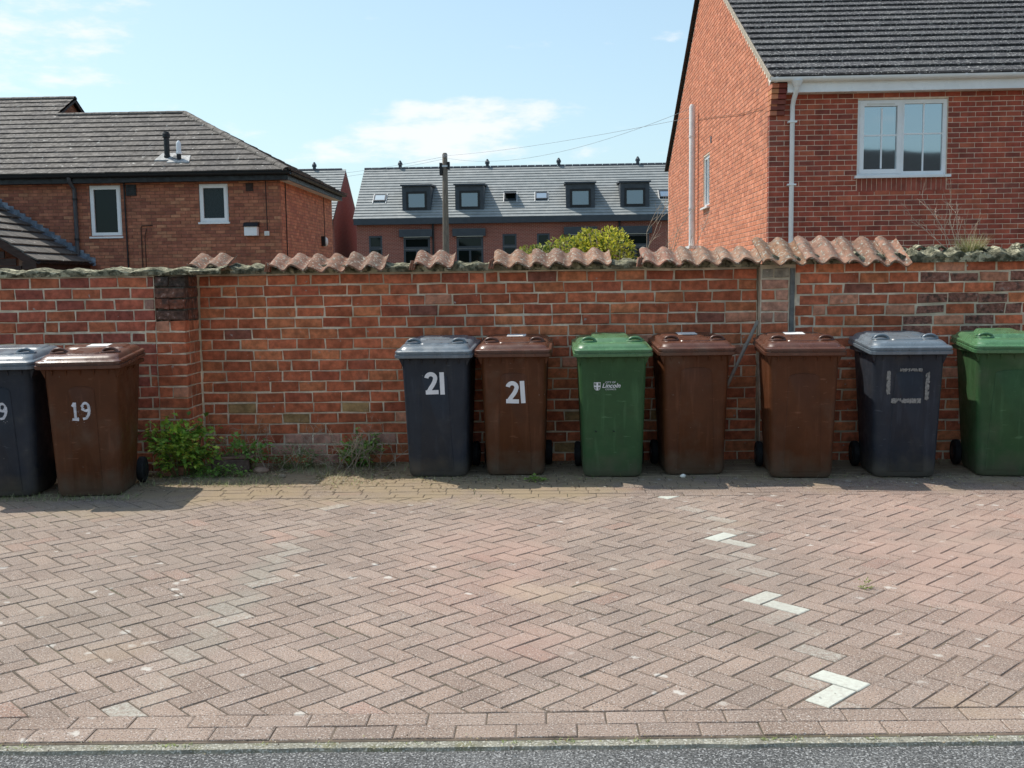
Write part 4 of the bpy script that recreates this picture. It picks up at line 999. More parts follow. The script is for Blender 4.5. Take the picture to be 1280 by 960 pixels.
roof_tiles(EH, Y, BH, NH, lambda w: w*C_+.02, lambda w: HW-w*C_-.02, 12, SL/12, .33, lh, mt['tile'], TL2, 0)
rt_ = EF+BF*SL
EB = Vector((-14.4, LY-OH+HW, 4.02)); deck('rear_roof', [rt_, rt_+X*(hipx-run), EB+X*hipx, EB], .03, lh, mt['tile'])
def caps(p0, p1, parent, name='ridge_tile', r=.105, L_=.42, material=None):
    p0, p1 = Vector(p0), Vector(p1); D = (p1-p0); n = int(D.length/L_); d = D/n
    for k in range(n):
        a = p0+d*k; b = a+d*.97; s = d.cross(Z).normalized(); up = s.cross(d).normalized(); rings = []
        for p, rr_ in ((a, r*1.06), (b, r)):
            rings.append([p+s*rr_*math.cos(t)+up*rr_*.75*math.sin(t)-up*.05 for t in [math.pi*q/8 for q in range(9)]]+[p+s*(rr_-.015)*math.cos(t)+up*(rr_*.75-.015)*math.sin(t)-up*.05 for t in [math.pi*q/8 for q in range(8, -1, -1)]])
        kk = random.uniform(.85, 1.15); m = MB().loft(rings, t=(.13*kk, .115*kk, .10*kk)); smooth_angle(m.build(name, material or mt['tile'], parent), 35)
caps(rt_+X*2.0+Z*.03, rt_+X*(hipx-run)+Z*.03, lh); caps(EH+Z*.05+Vector((-.02, .02, 0)), EH+Y*run+BH*SL+Z*.03, lh, 'hip_tile')
# taller part
SL2 = 4.62/C_; ux = 1.95
P0 = EF+BF*(SL*.98)
deck('upper_roof', [P0, P0+X*ux, EF+BF*SL2+X*ux, EF+BF*SL2], .03, lh, mt['deck'])
roof_tiles(EF+BF*SL, X, BF, NF, lambda w: -2, lambda w: ux, 4, (SL2-SL)/4, .33, lh, mt['tile'], TL2, lift=.036)
tr = EF+BF*SL2; BK = Vector((0, C_, -S_)); deck('upper_rear_roof', [tr, tr+X*ux, tr+X*ux+BK*2.6, tr+BK*2.6], .03, lh, mt['tile'])
caps(tr+X*(-1)+Z*.03, tr+X*(ux+.02)+Z*.03, lh)
a = tr+X*(ux-.12)-Z*.06
gz = []
for r in range(12):
    zt = a.z-.075*(r+1); hw = (a.z-zt-.05)/math.tan(ls)
    x = a.y-hw
    while x < a.y+hw:
        e = min(x+.225, a.y+hw)
        if e-x > .04:
            v, f = chip(Vector((a.x, 0, 0)), Y, Z, X, x+.004, e-.004, zt+.004, zt+.071, .1, .0, .003, .001); k_ = random.uniform(.85, 1.1); gz.append((v, f, (.33*k_, .13*k_, .075*k_)))
        x += .225
lay(gz, 'gable_brick', mt['hbrick'], lh, 0)
MB().prism([a+Vector((-.01, 0, 0)), a+Vector((-.01, 1.9, -1.9*math.tan(ls))), a+Vector((-.01, -1.9, -1.9*math.tan(ls)))], (-.2, 0, 0)).build('gable_wall', mt['lmortar'], lh)
for s in (-1, 1):
    d = Vector((0, s*C_, -S_)); p = tr+X*(ux-.03)+Z*.02; q = p+d*1.75
    MB().prism([p, q, q-Z*.12, p-Z*.12], (.03, 0, 0)).build('barge_board', mt['brownwood'], lh)
# vents through the roof
def roofz(y): return 4.02+(y-(LY-OH))*math.tan(ls)
for (x, y, r, z1, m_, nm) in ((-8.62, 23.75, .062, 5.02, mt['black'], 'vent_pipe'), (-8.30, 23.62, .058, 4.80, mt['white'], 'flue_terminal')):
    z0 = roofz(y)-.05
    if nm == 'vent_pipe': pts = [(z0, r*1.15), (z0+.12, r*1.15), (z0+.13, r), (z0+.52, r), (z0+.53, r*1.35), (z0+.62, r*1.35), (z0+.63, r), (z1, r*.95)]
    else: pts = [(z0, r*.85), (z0+.20, r*.85), (z0+.21, r*1.1), (z0+.25, r*1.1), (z0+.26, r*.95), (z1-.08, r*.95), (z1-.03, r*.7), (z1, r*.25)]
    o = smooth_angle(MB().tube([(x, y, p[0]) for p in pts], [p[1] for p in pts], 14).build(nm, m_, lh), 40)
    if nm != 'vent_pipe': smooth_angle(MB().tube([(x, y, z0), (x, y, z0+.205)], r*.9, 14).build('flue_collar', mt['black'], o), 40)
    fy0, fy1 = y-.16, y+.2; e = .045
    MB().add([(x-.24, fy0, roofz(fy0)+e), (x+.28, fy0, roofz(fy0)+e), (x+.20, fy1, roofz(fy1)+e), (x-.18, fy1, roofz(fy1)+e), (x-.24, fy0, roofz(fy0)+e-.03), (x+.28, fy0, roofz(fy0)+e-.03), (x+.20, fy1, roofz(fy1)+e-.03), (x-.18, fy1, roofz(fy1)+e-.03)], [(3, 2, 1, 0)[::-1], (4, 7, 6, 5), (0, 4, 5, 1), (1, 5, 6, 2), (2, 6, 7, 3), (3, 7, 4, 0)]).build('lead_slate', mat('pale_lead', (.36, .36, .35), .7, .3, 12, .3, 40) if 'pale_lead' not in bpy.data.materials else bpy.data.materials['pale_lead'], o)
# fittings on the walls
dpl = smooth_angle(MB().tube([(-10.60, LY-OH-.04, 3.95), (-10.60, LY-OH-.02, 3.86), (-10.59, LY-.08, 3.70), (-10.59, LY-.08, 2.05)], .045, 12).build('downpipe', mt['grey_pipe'], lh), 40)
for z in (3.45, 2.55): smooth_angle(MB().tube([(-10.59, LY-.08, z), (-10.59, LY-.08, z+.05)], .055, 12).build('pipe_collar', mt['black'], dpl), 40)
MB().tube([(-9.47, LY-.03, 3.84), (-9.455, LY-.03, 1.4)], .018, 8).build('waste_pipe', mt['black'], lh)
m = MB().box(-9.43, -9.20, LY-.03, LY+.02, 3.54, 3.79)
for k in range(5): m.box(-9.41, -9.22, LY-.045, LY-.030, 3.56+k*.045, 3.585+k*.045)
m.build('wall_vent', mt['black'], lh)
m = MB().box(-6.69, -6.53, LY-.02, LY+.02, 3.60, 3.78)
m.tube([(-6.61, LY-.03, 3.69), (-6.61, LY+.0, 3.69)], .05, 12); m.build('air_vent', mt['brownwood'], lh)
MB().tube([(-6.24, LY-.012, 3.82), (-6.235, LY-.012, 2.72)], .009, 6).build('cable', mt['black'], lh)
m = MB().box(-6.30, -6.19, LY-.04, LY+.0, 2.60, 2.70); m.box(-6.27, -6.23, LY-.05, LY-.041, 2.62, 2.68); m.build('junction_box', mt['cream'], lh)
lp = MB().loft([rr(.30, LY-.16, LY-.0, .02, 2.60, 3), rr(.30, LY-.16, LY-.0, .02, 2.80, 3)]); lp.v = [(p[0]-6.58, p[1], p[2]) for p in lp.v]
ls_ = lp.build('wall_light', mt['white'], lh)
MB().prism([(-6.745, LY-.185, 2.80), (-6.745, LY, 2.80), (-6.745, LY, 2.91), (-6.745, LY-.12, 2.89)], (.33, 0, 0)).build('light_hood', mt['black'], ls_)
MB().tube([(-9.13, LY-.02, 1.4), (-9.13, LY-.02, 2.82), (-9.11, LY-.02, 2.86), (-8.86, LY-.02, 2.87)], .011, 6).build('copper_pipe', mt['brownwood'], lh)
MB().tube([(-9.05, LY-.02, 1.4), (-9.05, LY-.02, 2.62), (-9.0, LY-.02, 2.80)], .009, 6).build('copper_pipe', mt['brownwood'], lh)
MB().tube([(LX+.015, 23.75, 3.82), (LX+.015, 23.75, 1.4)], .011, 6).build('cable', mt['black'], lh)
MB().tube([(LX+.015, 27.9, 3.82), (LX+.015, 27.9, 2.75)], .009, 6).build('cable', mt['black'], lh)
m = MB(); m.loft([[(LX+q, 27.7+r_*math.cos(2*math.pi*k/14), 2.62+r_*math.sin(2*math.pi*k/14)) for k in range(14)] for q, r_ in ((0, .13), (.08, .13), (.12, .10), (.14, .03))])
bl = smooth_angle(m.build('bulkhead_light', mt['cream'], lh), 50)
MB().box(LX, LX+.10, 27.50, 27.60, 2.50, 2.76).build('light_hood', mt['black'], bl)
# ---------------- low gabled extension at far left
ex = thing('porch_extension', 'low dark tiled gabled roof with lead flashing against the left house', 'extension', (-11.9, 21.8, 0))
sl2 = R(33); c2, s2 = math.cos(sl2), math.sin(sl2); exX, exz = -10.33, 2.03; exY0, exY1 = 20.75, LY-.01
EE = Vector((exX, exY1, exz)); BE = Vector((-c2, 0, s2)); NE = Vector((s2, 0, c2)); SE = 2.35/c2
deck('roof', [EE, EE-Y*(exY1-exY0), EE-Y*(exY1-exY0)+BE*SE, EE+BE*SE][::-1], .03, ex, mt['deck'])
EE0 = Vector((exX, exY0, exz)); roof_tiles(EE0, Y, BE, NE, lambda w: 0, lambda w: exY1-exY0-.02, 9, SE/9, .33, ex, mt['tile'], [(.12, .11, .098), (.14, .125, .11)])
BE2 = Vector((c2, 0, s2)); E3 = Vector((exX-4.7, exY0, exz)); deck('rear_roof', [E3, E3+Y*(exY1-exY0), E3+Y*(exY1-exY0)+BE2*SE, E3+BE2*SE][::-1], .03, ex, mt['tile'])
apx = EE0+BE*SE
MB().prism([(exX-.0, exY0-.02, exz+.0), (apx.x, exY0-.02, apx.z), (apx.x, exY0-.02, apx.z-.20), (exX-.0, exY0-.02, exz-.17)], (0, .03, 0)).build('barge_board', mt['brownwood'], ex)
bd = MB()
for k in range(12):
    z = 1.2+k*.15; x1 = exX-.35-max(0, (z+.15-exz)/math.tan(sl2))
    if x1 > -12.6: box('gable_board', -12.8, x1, exY0+.05+.012*(k % 2), exY0+.09, z+.006, z+.146, mt['brownwood'], ex)
box('side_wall', exX-.42, exX-.30, exY0+.1, exY1-.02, 0, exz+.1, mt['lmortar'], ex)
box('eaves_board', exX-.30, exX-.02, exY0, exY1-.02, exz-.16, exz-.01, mt['brownwood'], ex)
smooth_angle(halfgutter((exX+.05, exY0-.02, exz+.0), (exX+.05, exY1-.02, exz+.0), .05).build('gutter', mt['black'], ex), 30)
nfl = 19
for k in range(nfl):
    w = -.15+k*(SE+.15)/nfl; wl = (SE+.15)/nfl; p = EE+BE*w+Vector((0, -.02, 0)); hgt = .17
    q = p+BE*wl*1.12
    MB().add([p+Vector((0, -.13, .015)), q+Vector((0, -.13, .03)), q+Vector((0, -.012, .05)), p+Vector((0, -.012, .035)), p+Vector((0, -.012-.004*(k % 2), hgt+.04)), q+Vector((0, -.016, hgt-.03))], [(0, 1, 2, 3), (3, 2, 5, 4)]).build('lead_flashing', mt['lead'], ex)
# ------------------------------------------------------------------ terrace beyond
TY = 60.0
def texbrick(name, c1, c2, mo, axis='x'):
    m = bpy.data.materials.new(name); m.use_nodes = True; nt = m.node_tree; L = nt.links.new; b = nt.nodes['Principled BSDF']; b.inputs['Roughness'].default_value = .9
    g = nt.nodes.new('ShaderNodeNewGeometry'); s = nt.nodes.new('ShaderNodeSeparateXYZ'); L(g.outputs['Position'], s.inputs[0]); c = nt.nodes.new('ShaderNodeCombineXYZ'); L(s.outputs[0 if axis == 'x' else 1], c.inputs[0]); L(s.outputs[2], c.inputs[1])
    t = nt.nodes.new('ShaderNodeTexBrick'); L(c.outputs[0], t.inputs['Vector']); t.inputs['Scale'].default_value = 1; t.inputs['Brick Width'].default_value = .225; t.inputs['Row Height'].default_value = .075; t.inputs['Mortar Size'].default_value = .007
    t.inputs['Color1'].default_value = (*c1, 1); t.inputs['Color2'].default_value = (*c2, 1); t.inputs['Mortar'].default_value = (*mo, 1); L(t.outputs[0], b.inputs['Base Color'])
    bp = nt.nodes.new('ShaderNodeBump'); bp.inputs['Strength'].default_value = .3; bp.invert = True; bp.inputs['Distance'].default_value = .005; L(t.outputs['Fac'], bp.inputs['Height']); L(bp.outputs[0], b.inputs['Normal'])
    return m
mt['tb'] = texbrick('terrace_brick', (.31, .080, .055), (.23, .060, .044), (.46, .32, .25)); mt['tbs'] = texbrick('terrace_brick_side', (.32, .085, .06), (.25, .065, .05), (.36, .2, .15), 'y')
mt['troof'] = mat('pale_grey_roof', (.27, .285, .28), .62, .12, 3, .2, 12, spec=.3, second=(.31, .32, .31), sec_scale=.9, sec_lo=.5, sec_hi=.62)
th = thing('terrace_row', 'terrace with pale grey roof and dark dormers between the two near houses', 'terraced houses', (0, 62, 0))
TZ, TRZ, TD = 5.17, 8.50, 4.18
tx0, tx1 = -10.82, 13.0
DX = [-7.32, -4.22, 2.23, 5.38]
doors = [(x-.78, x+.78) for x in DX]; smallw = [(-10.12, -9.34), (-2.32, -1.50), (-.32, .42), (7.9, 8.7)]
OT = Vector((tx0, TY, 0)); ops = [(a-tx0, b-tx0, 1.9, 4.42) for a, b in doors]+[(a-tx0, b-tx0, 2.6, 4.22) for a, b in smallw]
wall_skin('front_wall', OT, X, -Y, tx1-tx0, -.2, TZ, th, ops, mt['tb'], 0, .12)
OTs = Vector((tx0, TY, 0))
MB().add([(tx0, TY, -.2), (tx0, TY+2*TD, -.2), (tx0, TY+2*TD, TZ), (tx0, TY+TD, TRZ-.05), (tx0, TY, TZ)], [(0, 1, 2, 3, 4)]).build('gable_wall', mt['tbs'], th)
sa = math.atan2(TRZ-TZ, TD+.3); TB = Vector((0, math.cos(sa), math.sin(sa))); TN = Vector((0, -math.sin(sa), math.cos(sa))); TE = Vector((tx0-.15, TY-.3, TZ)); TSL = (TD+.3)/math.cos(sa)
def course_roof(E0, Ax, Bs, Nn, length, SLn, n, parent, material, lift=.05, name='roof_courses'):
    m = MB(); g_ = SLn/n
    for r in range(n):
        a = E0+Bs*(r*g_); b = E0+Bs*((r+1)*g_+.04)
        m.add([a+Nn*(lift-.04), a+Ax*length+Nn*(lift-.04), b+Ax*length-Nn*.03, b-Nn*.03, a+Nn*lift, a+Ax*length+Nn*lift, b+Ax*length+Nn*.005, b+Nn*.005], BOXF)
    return m.build(name, material, parent)
course_roof(TE, X, TB, TN, tx1-tx0+.15, TSL, 19, th, mt['troof'])
tt = TE+TB*TSL
deck('rear_roof', [tt, tt+X*(tx1-tx0), tt+X*(tx1-tx0)+Vector((0, TD+.3, -(TRZ-TZ))), tt+Vector((0, TD+.3, -(TRZ-TZ)))], .05, th, mt['troof'])
m = MB()
for k in range(52): m.tube([tt+X*(k*.46)+Z*.0, tt+X*(k*.46+.43)+Z*.0], .10, 8)
m.build('ridge_tiles', mt['grey_pipe'], th)
box('gutter_board', tx0-.1, tx1, TY-.42, TY-.30, TZ-.33, TZ+.02, mt['anth'], th)
box('soffit', tx0-.1, tx1, TY-.299, TY-.003, TZ-.33, TZ-.29, mt['anth'], th)
for x in (-10.2+3.85, 4.45): MB().tube([(x, TY-.1, TZ-.3), (x, TY-.1, 0)], .06, 8).build('downpipe', mt['black'], th)
def roof_y(z): return TY-.3+(z-TZ)/math.tan(sa)
def ridge_vent(x, parent, y, z):
    m = MB(); m.loft([[(x+r_*math.cos(2*math.pi*k/8), y+r_*math.sin(2*math.pi*k/8), z+h) for k in range(8)] for h, r_ in ((0, .11), (.12, .10), (.14, .15), (.26, .14), (.33, .09), (.42, .04))]); m.build('ridge_vent', mt['anth'], parent)
for x in (-8.75, -3.35, 1.05, 5.9): ridge_vent(x, th, tt.y, TRZ+.08)
for i, x in enumerate(DX):
    d = MB(); hw = .84; z0, z1 = 5.60, 7.06; yf = roof_y(z0)+.05; yb = roof_y(z1)+.3
    ow = .46
    # front face with an opening: four panels
    wz0_, wz1_ = 5.72, 6.76; wh = .60
    d.box(x-hw, x-wh, yf, yf+.1, z0, z1); d.box(x+wh, x+hw, yf, yf+.1, z0, z1); d.box(x-wh, x+wh, yf+.001, yf+.1, z0, wz0_); d.box(x-wh, x+wh, yf+.001, yf+.1, wz1_, z1)
    for s in (-1, 1):
        d.add([(x+s*hw, yf+.1, z0), (x+s*hw, yb, z1), (x+s*hw, yf+.1, z1), (x+s*(hw-.06), yf+.1, z0), (x+s*(hw-.06), yb, z1), (x+s*(hw-.06), yf+.1, z1)], [(0, 1, 2), (5, 4, 3), (0, 3, 4, 1), (1, 4, 5, 2), (2, 5, 3, 0)])
    dm = d.build('dormer', mt['anth'], th)
    rf = MB().prism([(x-hw-.08, yf-.16, z1+.0), (x-hw-.08, yf-.16, z1+.10), (x-hw-.08, yb+.35, z1+.28), (x-hw-.08, yb+.35, z1+.18)], (2*hw+.16, 0, 0)).build('dormer_roof', mt['anth'], dm)
    window(Vector((0, yf+.0, 0)), X, -Y, x-wh, x+wh, wz0_, wz1_, dm, mt['black'], mt['glass_dormer'], -.03, .13, .10, (), name='dormer_window')
for x, z, op in ((-9.62, 6.46, 0), (-1.87, 6.40, 1), (-.03, 6.42, 0), (7.25, 6.40, 0)):
    y = roof_y(z); P0_ = Vector((x, y, z)); m = MB(); hw, hh = .36, .36
    def qd(a, b, c, d2, n0, n1): return [P0_+X*u+TB*w+TN*n for n in (n0, n1) for u, w in ((a, c), (b, c), (b, d2), (a, d2))]
    for (a, b, c, d2) in ((-hw, hw, -hh, -hh+.07), (-hw, hw, hh-.07, hh), (-hw, -hw+.07, -hh+.07, hh-.07), (hw-.07, hw, -hh+.07, hh-.07)): m.add(qd(a, b, c, d2, .02, .12), BOXF)
    sk = m.build('skylight', mt['anth'], th)
    m = MB(); m.add(qd(-hw+.07, hw-.07, -hh+.07, hh-.07, .06, .10), BOXF); m.build('pane', mt['glass_sky'] if not op else mt['glass_dark'], sk)
    for s in (-1, 1): MB().add(qd(s*(hw+.03)-.02, s*(hw+.03)+.02, -hh-.2, hh+.1, .03, .07), BOXF).build('flashing', mt['cream'], sk)
    if op:
        m = MB(); q0 = P0_+TB*hh+TN*.15; q1 = P0_+Vector((0, -.62, .28)); m.add([q0-X*hw, q0+X*hw, q1+X*hw, q1-X*hw]+[p+Z*.05 for p in (q0-X*hw, q0+X*hw, q1+X*hw, q1-X*hw)], BOXF); m.build('open_sash', mt['anth'], sk)
for i, x in enumerate(DX):
    box('door_canopy', x-.99, x+.93, TY-.30, TY-.003, 4.12, 4.55, mt['anth'], th)
    OD = Vector((0, TY, 0))
    window(OD, X, -Y, x-.78, x+.78, 3.42, 4.115, th, mt['anth'], mt['glass_dark'], .0, .13, .1, (), name='transom_window')
    fr = window(OD, X, -Y, x-.78, x+.78, 1.9, 3.415, th, mt['anth'], mt['glass_dark'], .0, .12, .1, (x,), name='french_door', pname='door_pane')
    if i < 2: MB().add([(x+.1, TY+.03, 3.3), (x+.62, TY+.03, 3.3), (x+.6, TY+.035, 1.9), (x+.25, TY+.03, 1.9)], [(0, 1, 2, 3)]).build('curtain', mt['cream'], fr)
for a, b in smallw:
    window(Vector((0, TY, 0)), X, -Y, a, b, 3.50, 4.215, th, mt['anth'], mt['glass_dark'], .0, .10, .1, (), name='transom_window')
    window(Vector((0, TY, 0)), X, -Y, a, b, 2.6, 3.495, th, mt['anth'], mt['glass_dark'], .0, .10, .1, (), name='narrow_window')
# far-left block of the same terrace
fb = thing('terrace_row', 'end gable of red brick under pale grey roof, behind the left house', 'terraced houses', (-17, 62, 0))
fx = -12.15
MB().add([(fx, TY, -.2), (fx, TY+2*TD, -.2), (fx, TY+2*TD, TZ), (fx, TY+TD, TRZ-.03), (fx, TY, TZ)], [(0, 1, 2, 3, 4)]).build('gable_wall', mt['tbs'], fb)
MB().add([(fx-14, TY, -.2), (fx, TY, -.2), (fx, TY, TZ), (fx-14, TY, TZ)], [(0, 1, 2, 3)]).build('front_wall', mt['tb'], fb)
FE = Vector((fx-14, TY-.3, TZ)); course_roof(FE, X, TB, TN, 14.02, TSL, 19, fb, mt['troof'])
ft = FE+TB*TSL; deck('rear_roof', [ft, ft+X*14, ft+X*14+Vector((0, TD+.3, -(TRZ-TZ))), ft+Vector((0, TD+.3, -(TRZ-TZ)))], .05, fb, mt['troof'])
box('gutter_board', fx-14, fx, TY-.42, TY-.30, TZ-.33, TZ+.02, mt['anth'], fb)
m = MB()
for k in range(30): m.tube([ft+X*(k*.46), ft+X*(k*.46+.43)], .10, 8)
m.build('ridge_tiles', mt['grey_pipe'], fb); ridge_vent(-14.1, fb, ft.y, TRZ+.08)
# ------------------------------------------------------------------ telegraph pole and wires
tp = thing('telegraph_pole', 'weathered wooden telegraph pole standing in front of the terrace', 'telegraph pole', (-4.21, 45, 0))
m = MB(); m.tube([(-4.235, 45, 0), (-4.225, 45, 2), (-4.205, 45, 4.5), (-4.185, 45, 7.0), (-4.185, 45, 7.05)], [.165, .15, .128, .11, .07], 14); smooth_angle(m.build('pole', mt['wood'], tp), 50)
m = MB(); m.box(-4.42, -4.31, 44.86, 45.14, 6.10, 6.62); m.build('junction_box', mt['black'], tp)
m = MB(); m.box(-4.07, -3.98, 44.88, 45.12, 6.35, 6.66); m.build('junction_box', mt['black'], tp)
m = MB(); m.box(-4.30, -4.07, 44.86, 44.89, 6.44, 6.52); m.build('bracket', mt['steel'], tp)
for z in (6.86, 6.94): MB().tube([(-4.29, 44.87, z), (-4.08, 44.87, z)], .018, 6).build('bolt', mt['steel'], tp)
def wire(a, b, sag, r, label, n=24):
    a, b = Vector(a), Vector(b); pts = [a.lerp(b, k/n)-Z*sag*4*(k/n)*(1-k/n) for k in range(n+1)]
    o = MB().tube(pts, r, 5).build('overhead_wire', mt['wire'], smooth=True); o['label'] = label; o['category'] = 'wire'; o['group'] = 'overhead wires'
wire((-4.19, 45, 6.85), (RX-.01, 24.0, 5.35), .55, .0045, 'lower overhead wire running from the telegraph pole to the right house gable')
wire((-4.19, 45, 6.93), (RX-.01, 23.2, 5.05), .12, .0045, 'upper overhead wire running from the telegraph pole to the right house gable')
wire((-4.19, 45, 6.9), (-18, 52, 6.75), .35, .0055, 'upper overhead wire leaving the telegraph pole to the left')
wire((-4.19, 45, 6.8), (-18, 50, 6.2), .35, .0055, 'lower overhead wire leaving the telegraph pole to the left')
# ------------------------------------------------------------------ plants
def leafmat(name, col, var=.3, trans=.25):
    m = mat(name, (1, 1, 1), .55, var, 5, 0, tint=True, spec=.35); b = m.node_tree.nodes['Principled BSDF']; nt = m.node_tree
    out = nt.nodes['Material Output']; tr = nt.nodes.new('ShaderNodeBsdfTranslucent'); mx = nt.nodes.new('ShaderNodeMixShader'); mx.inputs[0].default_value = trans
    src = b.inputs['Base Color'].links[0].from_socket; nt.links.new(src, tr.inputs[0]); nt.links.new(b.outputs[0], mx.inputs[1]); nt.links.new(tr.outputs[0], mx.inputs[2]); nt.links.new(mx.outputs[0], out.inputs[0]); return m
mt['leaf'] = leafmat('leaf', None); mt['straw'] = leafmat('dry_grass', None, .2, .2); mt['stem'] = mat('green_stem', (.10, .12, .04), .8, .2, 20, 0); mt['twig'] = mat('dry_twig', (.44, .34, .26), .9, .25, 20, 0)
def leaf(m, p, d, size, width, t, fold=.3, lobes=False):
    d = d.normalized(); s = d.cross(Vector((random.gauss(0, .3), random.gauss(0, .3), 1))); s = s.normalized() if s.length > .01 else X; up = s.cross(d).normalized()
    if lobes:
        pr = [(0, 0), (.18, .20), (.42, .52), (.50, .22), (.72, .36), (.74, .14), (1, 0), (.74, -.14), (.72, -.36), (.50, -.22), (.42, -.52), (.18, -.20)]
        v = [p+d*(a*size)+s*(b*width)+up*(abs(b)*fold*width-.25*size*a*a) for a, b in pr]; m.add(v, [(0, 1, 11), (1, 2, 3, 9, 10, 11), (3, 4, 5, 7, 8, 9), (5, 6, 7)], t)
    else:
        v = [p, p+d*size*.45+s*width*.5+up*fold*width*.3, p+d*size-up*size*.18, p+d*size*.45-s*width*.5+up*fold*width*.3]; m.add(v, [(0, 1, 2), (0, 2, 3)], t)
def bushy(name, label, cat, c, rad, n_stems, n_leaf, size, cols, group=None, lobes=False, height=None, stemr=.004, hollow=.0, lumps=3, seed=1, flat=1.0, blockz=0.0):
    random.seed(seed); t = thing(name, label, cat, (c[0], c[1], blockz), group=group); c = Vector(c); rad = Vector(rad)
    st = MB(); lf = MB(); cl = []
    for k in range(n_stems):
        a = random.uniform(0, 2*math.pi); e = math.acos(random.uniform(.05, 1)); r = random.uniform(.55, 1)
        tip = c+Vector((rad.x*math.cos(a)*math.sin(e)*r, rad.y*math.sin(a)*math.sin(e)*r, rad.z*(math.cos(e)*1.0)*r+.1*rad.z))
        b0 = Vector((c.x+rad.x*.25*math.cos(a), c.y+rad.y*.25*math.sin(a), blockz)); mid = b0.lerp(tip, .55)+Z*.12*rad.z
        st.tube([b0, mid, tip], [stemr, stemr*.8, stemr*.4], 5); cl.append((b0, mid, tip))
    for i in range(n_leaf):
        b0, mid, tip = random.choice(cl); u = random.random()**.55
        p = b0.lerp(mid, u*2) if u < .5 else mid.lerp(tip, u*2-1)
        p = p+Vector((random.gauss(0, rad.x*.13), random.gauss(0, rad.y*.13), random.gauss(0, rad.z*.12)))
        if p.z < blockz+.005: p.z = blockz+random.uniform(.005, .05)
        if noise.noise(p*9+Vector((seed, 0, 0))) < -.2: continue
        d = Vector((p.x-c.x, p.y-c.y, (p.z-c.z)*.4)).normalized()+Vector((random.gauss(0, .6), random.gauss(0, .6), random.gauss(.1, .4)))
        k = random.uniform(.7, 1.25); q = random.choice(cols); s = size*random.uniform(.55, 1.25)
        leaf(lf, p, d, s, s*.75, tuple(x*k for x in q), .4, lobes)
    st.build('stems', mt['stem'], t); lf.build('foliage', mt['leaf'], t, kind='stuff'); return t
# leafy shrub beside bin 19
bushy('leafy_shrub', 'bright green leafy shrub growing at the foot of the pillar beside the brown 19 bin', 'shrub', (-2.87, 7.92, .12), (.36, .20, .33), 30, 1650, .055, [(.34, .52, .07), (.24, .42, .06), (.52, .62, .10), (.13, .25, .04)], lobes=True, seed=3)
bushy('leafy_weed', 'small fern leaved weed just right of the pillar foot', 'weed', (-2.46, 8.10, .05), (.24, .13, .25), 18, 380, .046, [(.18, .38, .07), (.26, .44, .10)], lobes=True, seed=5, stemr=.003)
bushy('leafy_weed', 'bright feathery green weed against the wall left of the charcoal 21 bin', 'weed', (-1.50, 8.27, .04), (.21, .11, .23), 38, 900, .034, [(.24, .42, .08), (.16, .32, .06), (.34, .50, .12)], seed=6, stemr=.0025)
bushy('leafy_weed', 'grey green scrubby weed in the dirt midway along the wall foot', 'weed', (-2.02, 8.17, .02), (.34, .13, .19), 30, 760, .026, [(.26, .33, .14), (.18, .26, .09), (.36, .35, .19)], seed=7, stemr=.002)
bushy('leafy_weed', 'low green creeper patch spreading left of the terracotta block', 'weed', (-2.62, 7.86, .0), (.30, .10, .10), 18, 330, .034, [(.26, .42, .08), (.18, .32, .06)], lobes=True, seed=17, stemr=.0025)
bushy('leafy_weed', 'tiny green weed between pavers in front of the brown 21 bin', 'weed', (-.075, 7.56, .0), (.09, .04, .045), 8, 90, .022, [(.20, .32, .06), (.26, .34, .08)], seed=8, stemr=.0015)
bushy('leafy_weed', 'tiny yellow green weed in the paving beyond the painted line', 'weed', (1.54, 4.86, .0), (.035, .025, .02), 6, 46, .014, [(.26, .36, .06), (.30, .34, .10)], seed=9, stemr=.001)
# yellow green bush behind the wall
bz = [(-.08, 11.0, 1.60, .36, .28, .27), (.30, 11.1, 1.66, .38, .3, .31), (.72, 11.0, 1.70, .27, .28, .35), (.50, 11.2, 1.8, .18, .2, .24)]
tb = thing('garden_bush', 'yellow green bush rising behind the wall below the terrace', 'bush', (.35, 11.1, 0))
random.seed(21); st = MB(); lf = MB()
for (x, y, z, rx, ry, rz_) in bz:
    for k in range(10):
        a = random.uniform(0, 6.28); st.tube([(x, y, 0), (x+rx*.3*math.cos(a), y+.1*math.sin(a), z*.7), (x+rx*.85*math.cos(a), y+ry*.8*math.sin(a), z+rz_*random.uniform(-.2, .95))], [.012, .008, .003], 5)
    for k in range(3600):
        u = Vector((random.gauss(0, 1), random.gauss(0, 1), random.gauss(0, 1))).normalized()*random.random()**.4
        p = Vector((x+u.x*rx, y+u.y*ry, z+u.z*rz_)); nz = noise.noise(p*5)
        if nz < -.22: continue
        d = u+Vector((random.gauss(0, .5), random.gauss(0, .5), random.gauss(.2, .5))); s = random.uniform(.026, .052); kk = random.uniform(.7, 1.2)
        yl = sm(x+u.x*rx, -.1, .7); q = (.34+.26*yl, .37+.20*yl, .07) if random.random() < .75 else (.10, .17, .04)
        if random.random() < .05: q = (.34, .26, .17)
        leaf(lf, p, d, s, s*.6, tuple(c*kk for c in q))
st.build('branches', mt['twig'], tb); lf.build('foliage', mt['leaf'], tb, kind='stuff')
